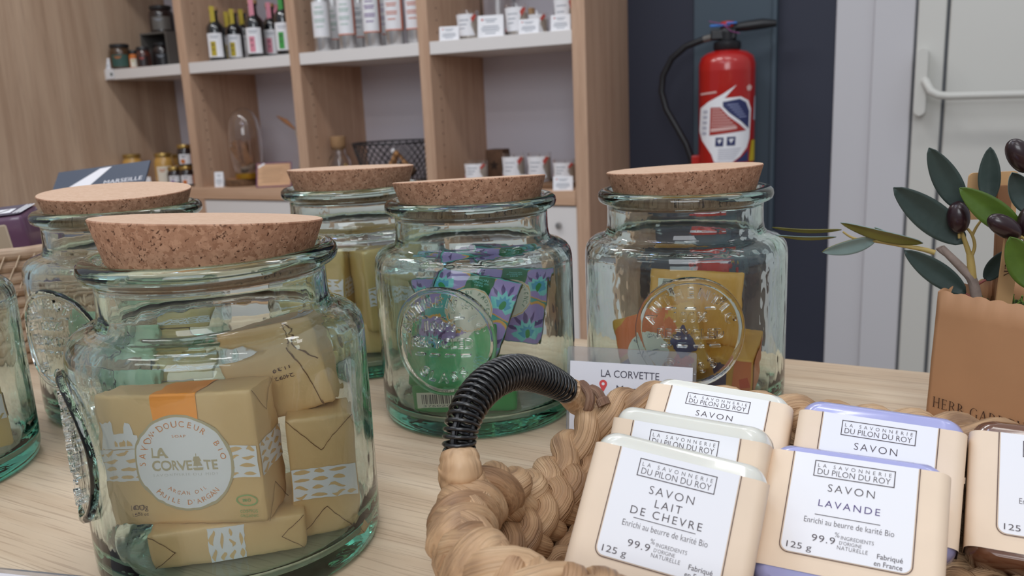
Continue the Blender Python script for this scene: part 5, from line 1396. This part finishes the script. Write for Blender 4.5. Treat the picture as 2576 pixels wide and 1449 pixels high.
leaf((2572, 590), (2414, 473), 70, LEAFG, yb=YP-.012, yt=YP-.02, lab='bright green leaf'); leaf((2478, 706), (2540, 628), 44, LEAFD, yb=YP+.02, yt=YP+.015)
leaf((2600, 540), (2546, 434), 62, LEAFB, LEAFD, yb=YP-.01, yt=YP-.012, lab='grey green leaf'); leaf((2610, 730), (2540, 596), 80, LEAFG, yb=YP-.03, yt=YP-.035)
leaf((2322, 612), (2114, 560), 40, LEAFB, LEAFO, yt=YP-.012, face=.7, curl=.05, lab='yellowish side leaf'); leaf((2282, 612), (2200, 572), 26, LEAFB, LEAFO, face=.6, curl=.05)
leaf((2205, 602), (2068, 634), 44, LEAFO, LEAFB, yt=YP-.015, face=.85, curl=.06, lab='silvery leaf curling down'); leaf((2117, 578), (1942, 572), 16, LEAFO, yt=YP-.01, face=.6, curl=.05)
leaf((2104, 596), (1952, 592), 15, LEAFB, LEAFO, yt=YP-.012, face=.6, curl=.05)
OLIVE = plain('dark purple olive', '#2b161c', .3, coat=.25, vary=.35, vscale=25)
def olive(u, v, w_, l_, ang, y):
    c = pw(u, v, y); k = pxm(onY(u, v, y)); a, b = w_*k/2, l_*k/2
    M = Matrix.Translation(c) @ Matrix.Rotation(-ph, 4, 'Z') @ Matrix.Rotation(PSI, 4, 'Z') @ Matrix.Rotation(R(ang), 4, 'Y')
    o = MB().lathe([(0, -b)]+[(a*math.cos(t_)**.9, b*math.sin(t_)) for t_ in [R(-80+k*10) for k in range(17)]]+[(0, b*1.03)], 28, 0, M).build('olive', OLIVE, pl, smooth=180)
    MB().tube([M @ Vector((0, 0, -b+.0005)), M @ Vector((0, 0, -b-.003))], .0008, 6).build('fruit_stalk', STEMY, o)
olive(2411, 547, 54, 82, -6, YP-.004); olive(2527, 570, 52, 96, -58, YP-.03); olive(2566, 392, 58, 96, -33, YP-.02); olive(2590, 560, 58, 90, 10, YP-.02)
# wooden marker and labelled stick stuck in the pot
STK = plain('brown stake wood', '#8d6242', .7, vary=.2, vscale=40, stretch=(1, 1, .2)); STKL = plain('pale stick wood', '#c99f70', .6, vary=.1, vscale=40, stretch=(1, 1, .2))
mk = thing('wooden_marker', 'brown wooden stake with a pale card behind the olive leaves', 'plant marker', MW @ Vector((.05, .045, .070)), (0, 0, PSI))
MKI = (Matrix.Translation(mk.location) @ Matrix.Rotation(PSI, 4, 'Z')).inverted()
YM = .60
def mkp(u, v): return MKI @ onY(u, v, YM)
s0, s1 = mkp(2512, 800), mkp(2526, 466); k = pxm(onY(2520, 600, YM)); sw = 34*k
dxy = Vector((sw/2, 0, 0))
m = MB(); P = [s0-dxy, s0+dxy, s1+dxy, s1-dxy]; vs = [p+Vector((0, q, 0)) for q in (-.0015, .0015) for p in P]
m.add(vs, [(0, 1, 2, 3), (4, 7, 6, 5), (0, 4, 5, 1), (1, 5, 6, 2), (2, 6, 7, 3), (3, 7, 4, 0)]); m.build('stake', STK, mk, bevel=.0004)
c0, c1 = mkp(2408, 548), mkp(2580, 432)
m = MB(); m.prism([(x+(c0.x+c1.x)/2, y+(c0.z+c1.z)/2) for x, y in rrect(abs(c1.x-c0.x), abs(c1.z-c0.z), .003, 4)], -.0006, .0006, 0, Matrix.Translation((0, (s0.y+s1.y)/2+.0025, 0)) @ Matrix.Rotation(PI/2, 4, 'X')); m.build('card', STKL, mk)
st = thing('labelled_stick', 'flat wooden stick with dark serif lettering stuck in the paper bag', 'plant marker', MW @ Vector((.052, .022, .072)), (0, 0, PSI))
STI = (Matrix.Translation(st.location) @ Matrix.Rotation(PSI, 4, 'Z')).inverted()
YT_ = .563
s0, s1 = STI @ onY(2521, 800, YT_), STI @ onY(2554, 560, YT_); k = pxm(onY(2535, 690, YT_)); sw = 41*k
axs = (s1-s0).normalized(); rt = Vector((1, 0, 0)); rt = (rt-axs*rt.dot(axs)).normalized(); nr = rt.cross(axs)
MS = Matrix((rt, axs, nr)).transposed().to_4x4(); MS.translation = s0
if (MS.to_3x3() @ Vector((0, 0, 1))).y > 0: MS = MS @ Matrix.Rotation(PI, 4, 'Y')
Ls = (s1-s0).length
MB().prism([(x, y+Ls/2) for x, y in rrect(sw, Ls, .001, 3)], -.0012, 0, 0, MS).build('stick', STKL, st)
m = MB(); cap = 22*k; serif_text(m, 'OLIVIER', 0, -cap*.5, cap, MS @ Matrix.Translation((0, Ls*.985, 0)) @ Matrix.Rotation(-PI/2, 4, 'Z') @ Matrix.Translation((Ls*.13, 0, 0)), .0003, 0, .16, .9)
m.build('lettering', SERIF, st, smooth=0)

# ------------------------------------------------------------------ rope basket, purple soap and leaflets at the back left
RBX, RBY, RBR = -.830, .483, .112
rb = thing('rope_basket', 'round coiled straw rope basket at the left edge holding a purple soap', 'basket', (RBX, RBY, 0))
m = MB(); nrow = 10
for i in range(nrow):
    z = .0058+i*.0104; r = RBR*(1+.012*math.sin(i*1.3))-.0055
    m.tube([(r*math.cos(2*PI*k/96)*(1+.004*noise.noise(Vector((k*.4, i, 0)))), r*math.sin(2*PI*k/96), z+.0009*noise.noise(Vector((k*.3, i*3, 1)))) for k in range(96)], .0062, 10, closed=True, st0=i*2.3)
m.build('rope_coils', ROPE, rb, smooth=60)
m = MB()
for i in range(nrow-1):
    for k in range(60):
        a = 2*PI*(k+.5*(i % 2))/60; b = a+.045; z = .0058+i*.0104
        m.tube([((RBR+.0012)*math.cos(a), (RBR+.0012)*math.sin(a), z), ((RBR+.0004)*math.cos((a+b)/2), (RBR+.0004)*math.sin((a+b)/2), z+.0052), ((RBR+.0012)*math.cos(b), (RBR+.0012)*math.sin(b), z+.0104)], .0007, 4)
m.build('stitching', plain('straw stitch', '#c3ad94', .8), rb)
MB().lathe([(0, .001), (RBR-.008, .001), (RBR-.008, .005), (0, .005)], 48).build('base', RAFFIAD, rb)
a = onY(18, 640, .452); pur = plain('purple soap', '#6b4a64', .35, vary=.12, vscale=30, coat=.4)
ps = thing('purple_soap', 'large purple soap block with beige band sticking out of the rope basket', 'soap', (-.812, .474, .068), (R(8), R(-4), R(36)))
weld(rbox(MB(), (.085, .042, .125), r=.004).build('soap_block', pur, ps))
m = MB(); m.box((.001, 0, -.006), (.058, .0432, .128)); m.build('paper_band', plain('beige wrapper', '#b7a58e', .6), ps, bevel=.004)
T = Matrix.Translation((0, 0, .0630)); m = MB(); m.flat(rrect(.083, .040, .004, 4), .0008, 0, T); 
lbx = m.build('top_label', plain('dark violet label', '#39304a', .5), ps, smooth=0)
m = MB(); m.flat([(-.038, -.012), (.030, -.012), (.030, .004), (-.038, .004)], .0011, 0, T)
for k in range(7): line(m, -.036+k*.0092, -.009, -.030+k*.0092, .001, .002, .0014, 1, T)
for k in range(3): line(m, .034+k*.003, -.016, .036+k*.003, .016, .0016, .0012, 0, T)
m.build('script_lines', [PAPERW, INK], lbx, smooth=0)
MB().box((-.815, .525, .055), (.06, .05, .09)).build('soap_block', plain('deep violet wrap', '#332f4e', .5), tag(empty('wrapped_block', (0, 0, 0)), 'dark violet wrapped block behind the purple soap in the rope basket', 'soap'), bevel=.004)
# leaflet holder
LY = .625
a = onY(115, 484, LY); b = onY(372, 458, LY)
NAVL = plain('navy leaflet', '#262c3c', .45); NAVG = plain('grey navy leaflet', '#4a5160', .4)
zt_ = min(a.z, b.z)-.004
lh = thing('leaflet_box', 'dark box behind the back left jar carrying navy leaflets', 'box', ((a.x+b.x)/2, LY+.035, 0), (0, 0, R(24)))
MB().box((0, -.007, zt_/2), (.105, .048, zt_)).build('box', plain('dark display box', '#33302f', .6), lh, bevel=.002)
for i, (dx, dz, rz, tilt, lab) in enumerate(((-.012, .0012, 20, 0, 'lowest navy leaflet of the pile on the box'), (-.006, .004, 22, 2, 'navy leaflet in the middle of the pile on the box'), (.002, .0068, 26, 3, 'navy leaflet just under the topmost one on the box'))):
    o = tag(empty('leaflet', ((a.x+b.x)/2+dx, LY+.036, zt_+dz), (0, 0, R(rz))), lab, 'leaflet', 'navy leaflets on the box')
    MB().box((0, 0, 0), (.105, .07, .0022)).build('sheet', NAVL, o)
o = tag(empty('leaflet', ((a.x+b.x)/2-.004, LY+.004, zt_+.0005), (R(42), R(-5), R(25))), 'topmost navy leaflet with white triangle and white lettering', 'leaflet', 'navy leaflets on the box')
MB().box((0, .021, .0015), (.112, .046, .002)).build('sheet', NAVG, o)
m = MB(); m.flat([(-.042, .012), (-.004, .041), (.010, .042), (-.010, .016)], .0028, 0); m.text('MARSEILLE', .052, .014, .0062, .046, 1, 0, .0028, 0, 'r'); m.build('lettering', WHITEP, o, smooth=0)
q = onY(388, 448, LY)
t = thing('metal_clip', 'small grey metal clip at the right end of the leaflets', 'clip', ((a.x+b.x)/2+.040, LY+.045, zt_), (0, 0, R(24)))
MB().box((0, 0, .006), (.016, .012, .012)).build('body', GREYM, t, bevel=.001)
MB().tube([(.008, 0, .008), (.018, 0, .009)], .003, 10).build('pin', STEEL, t)
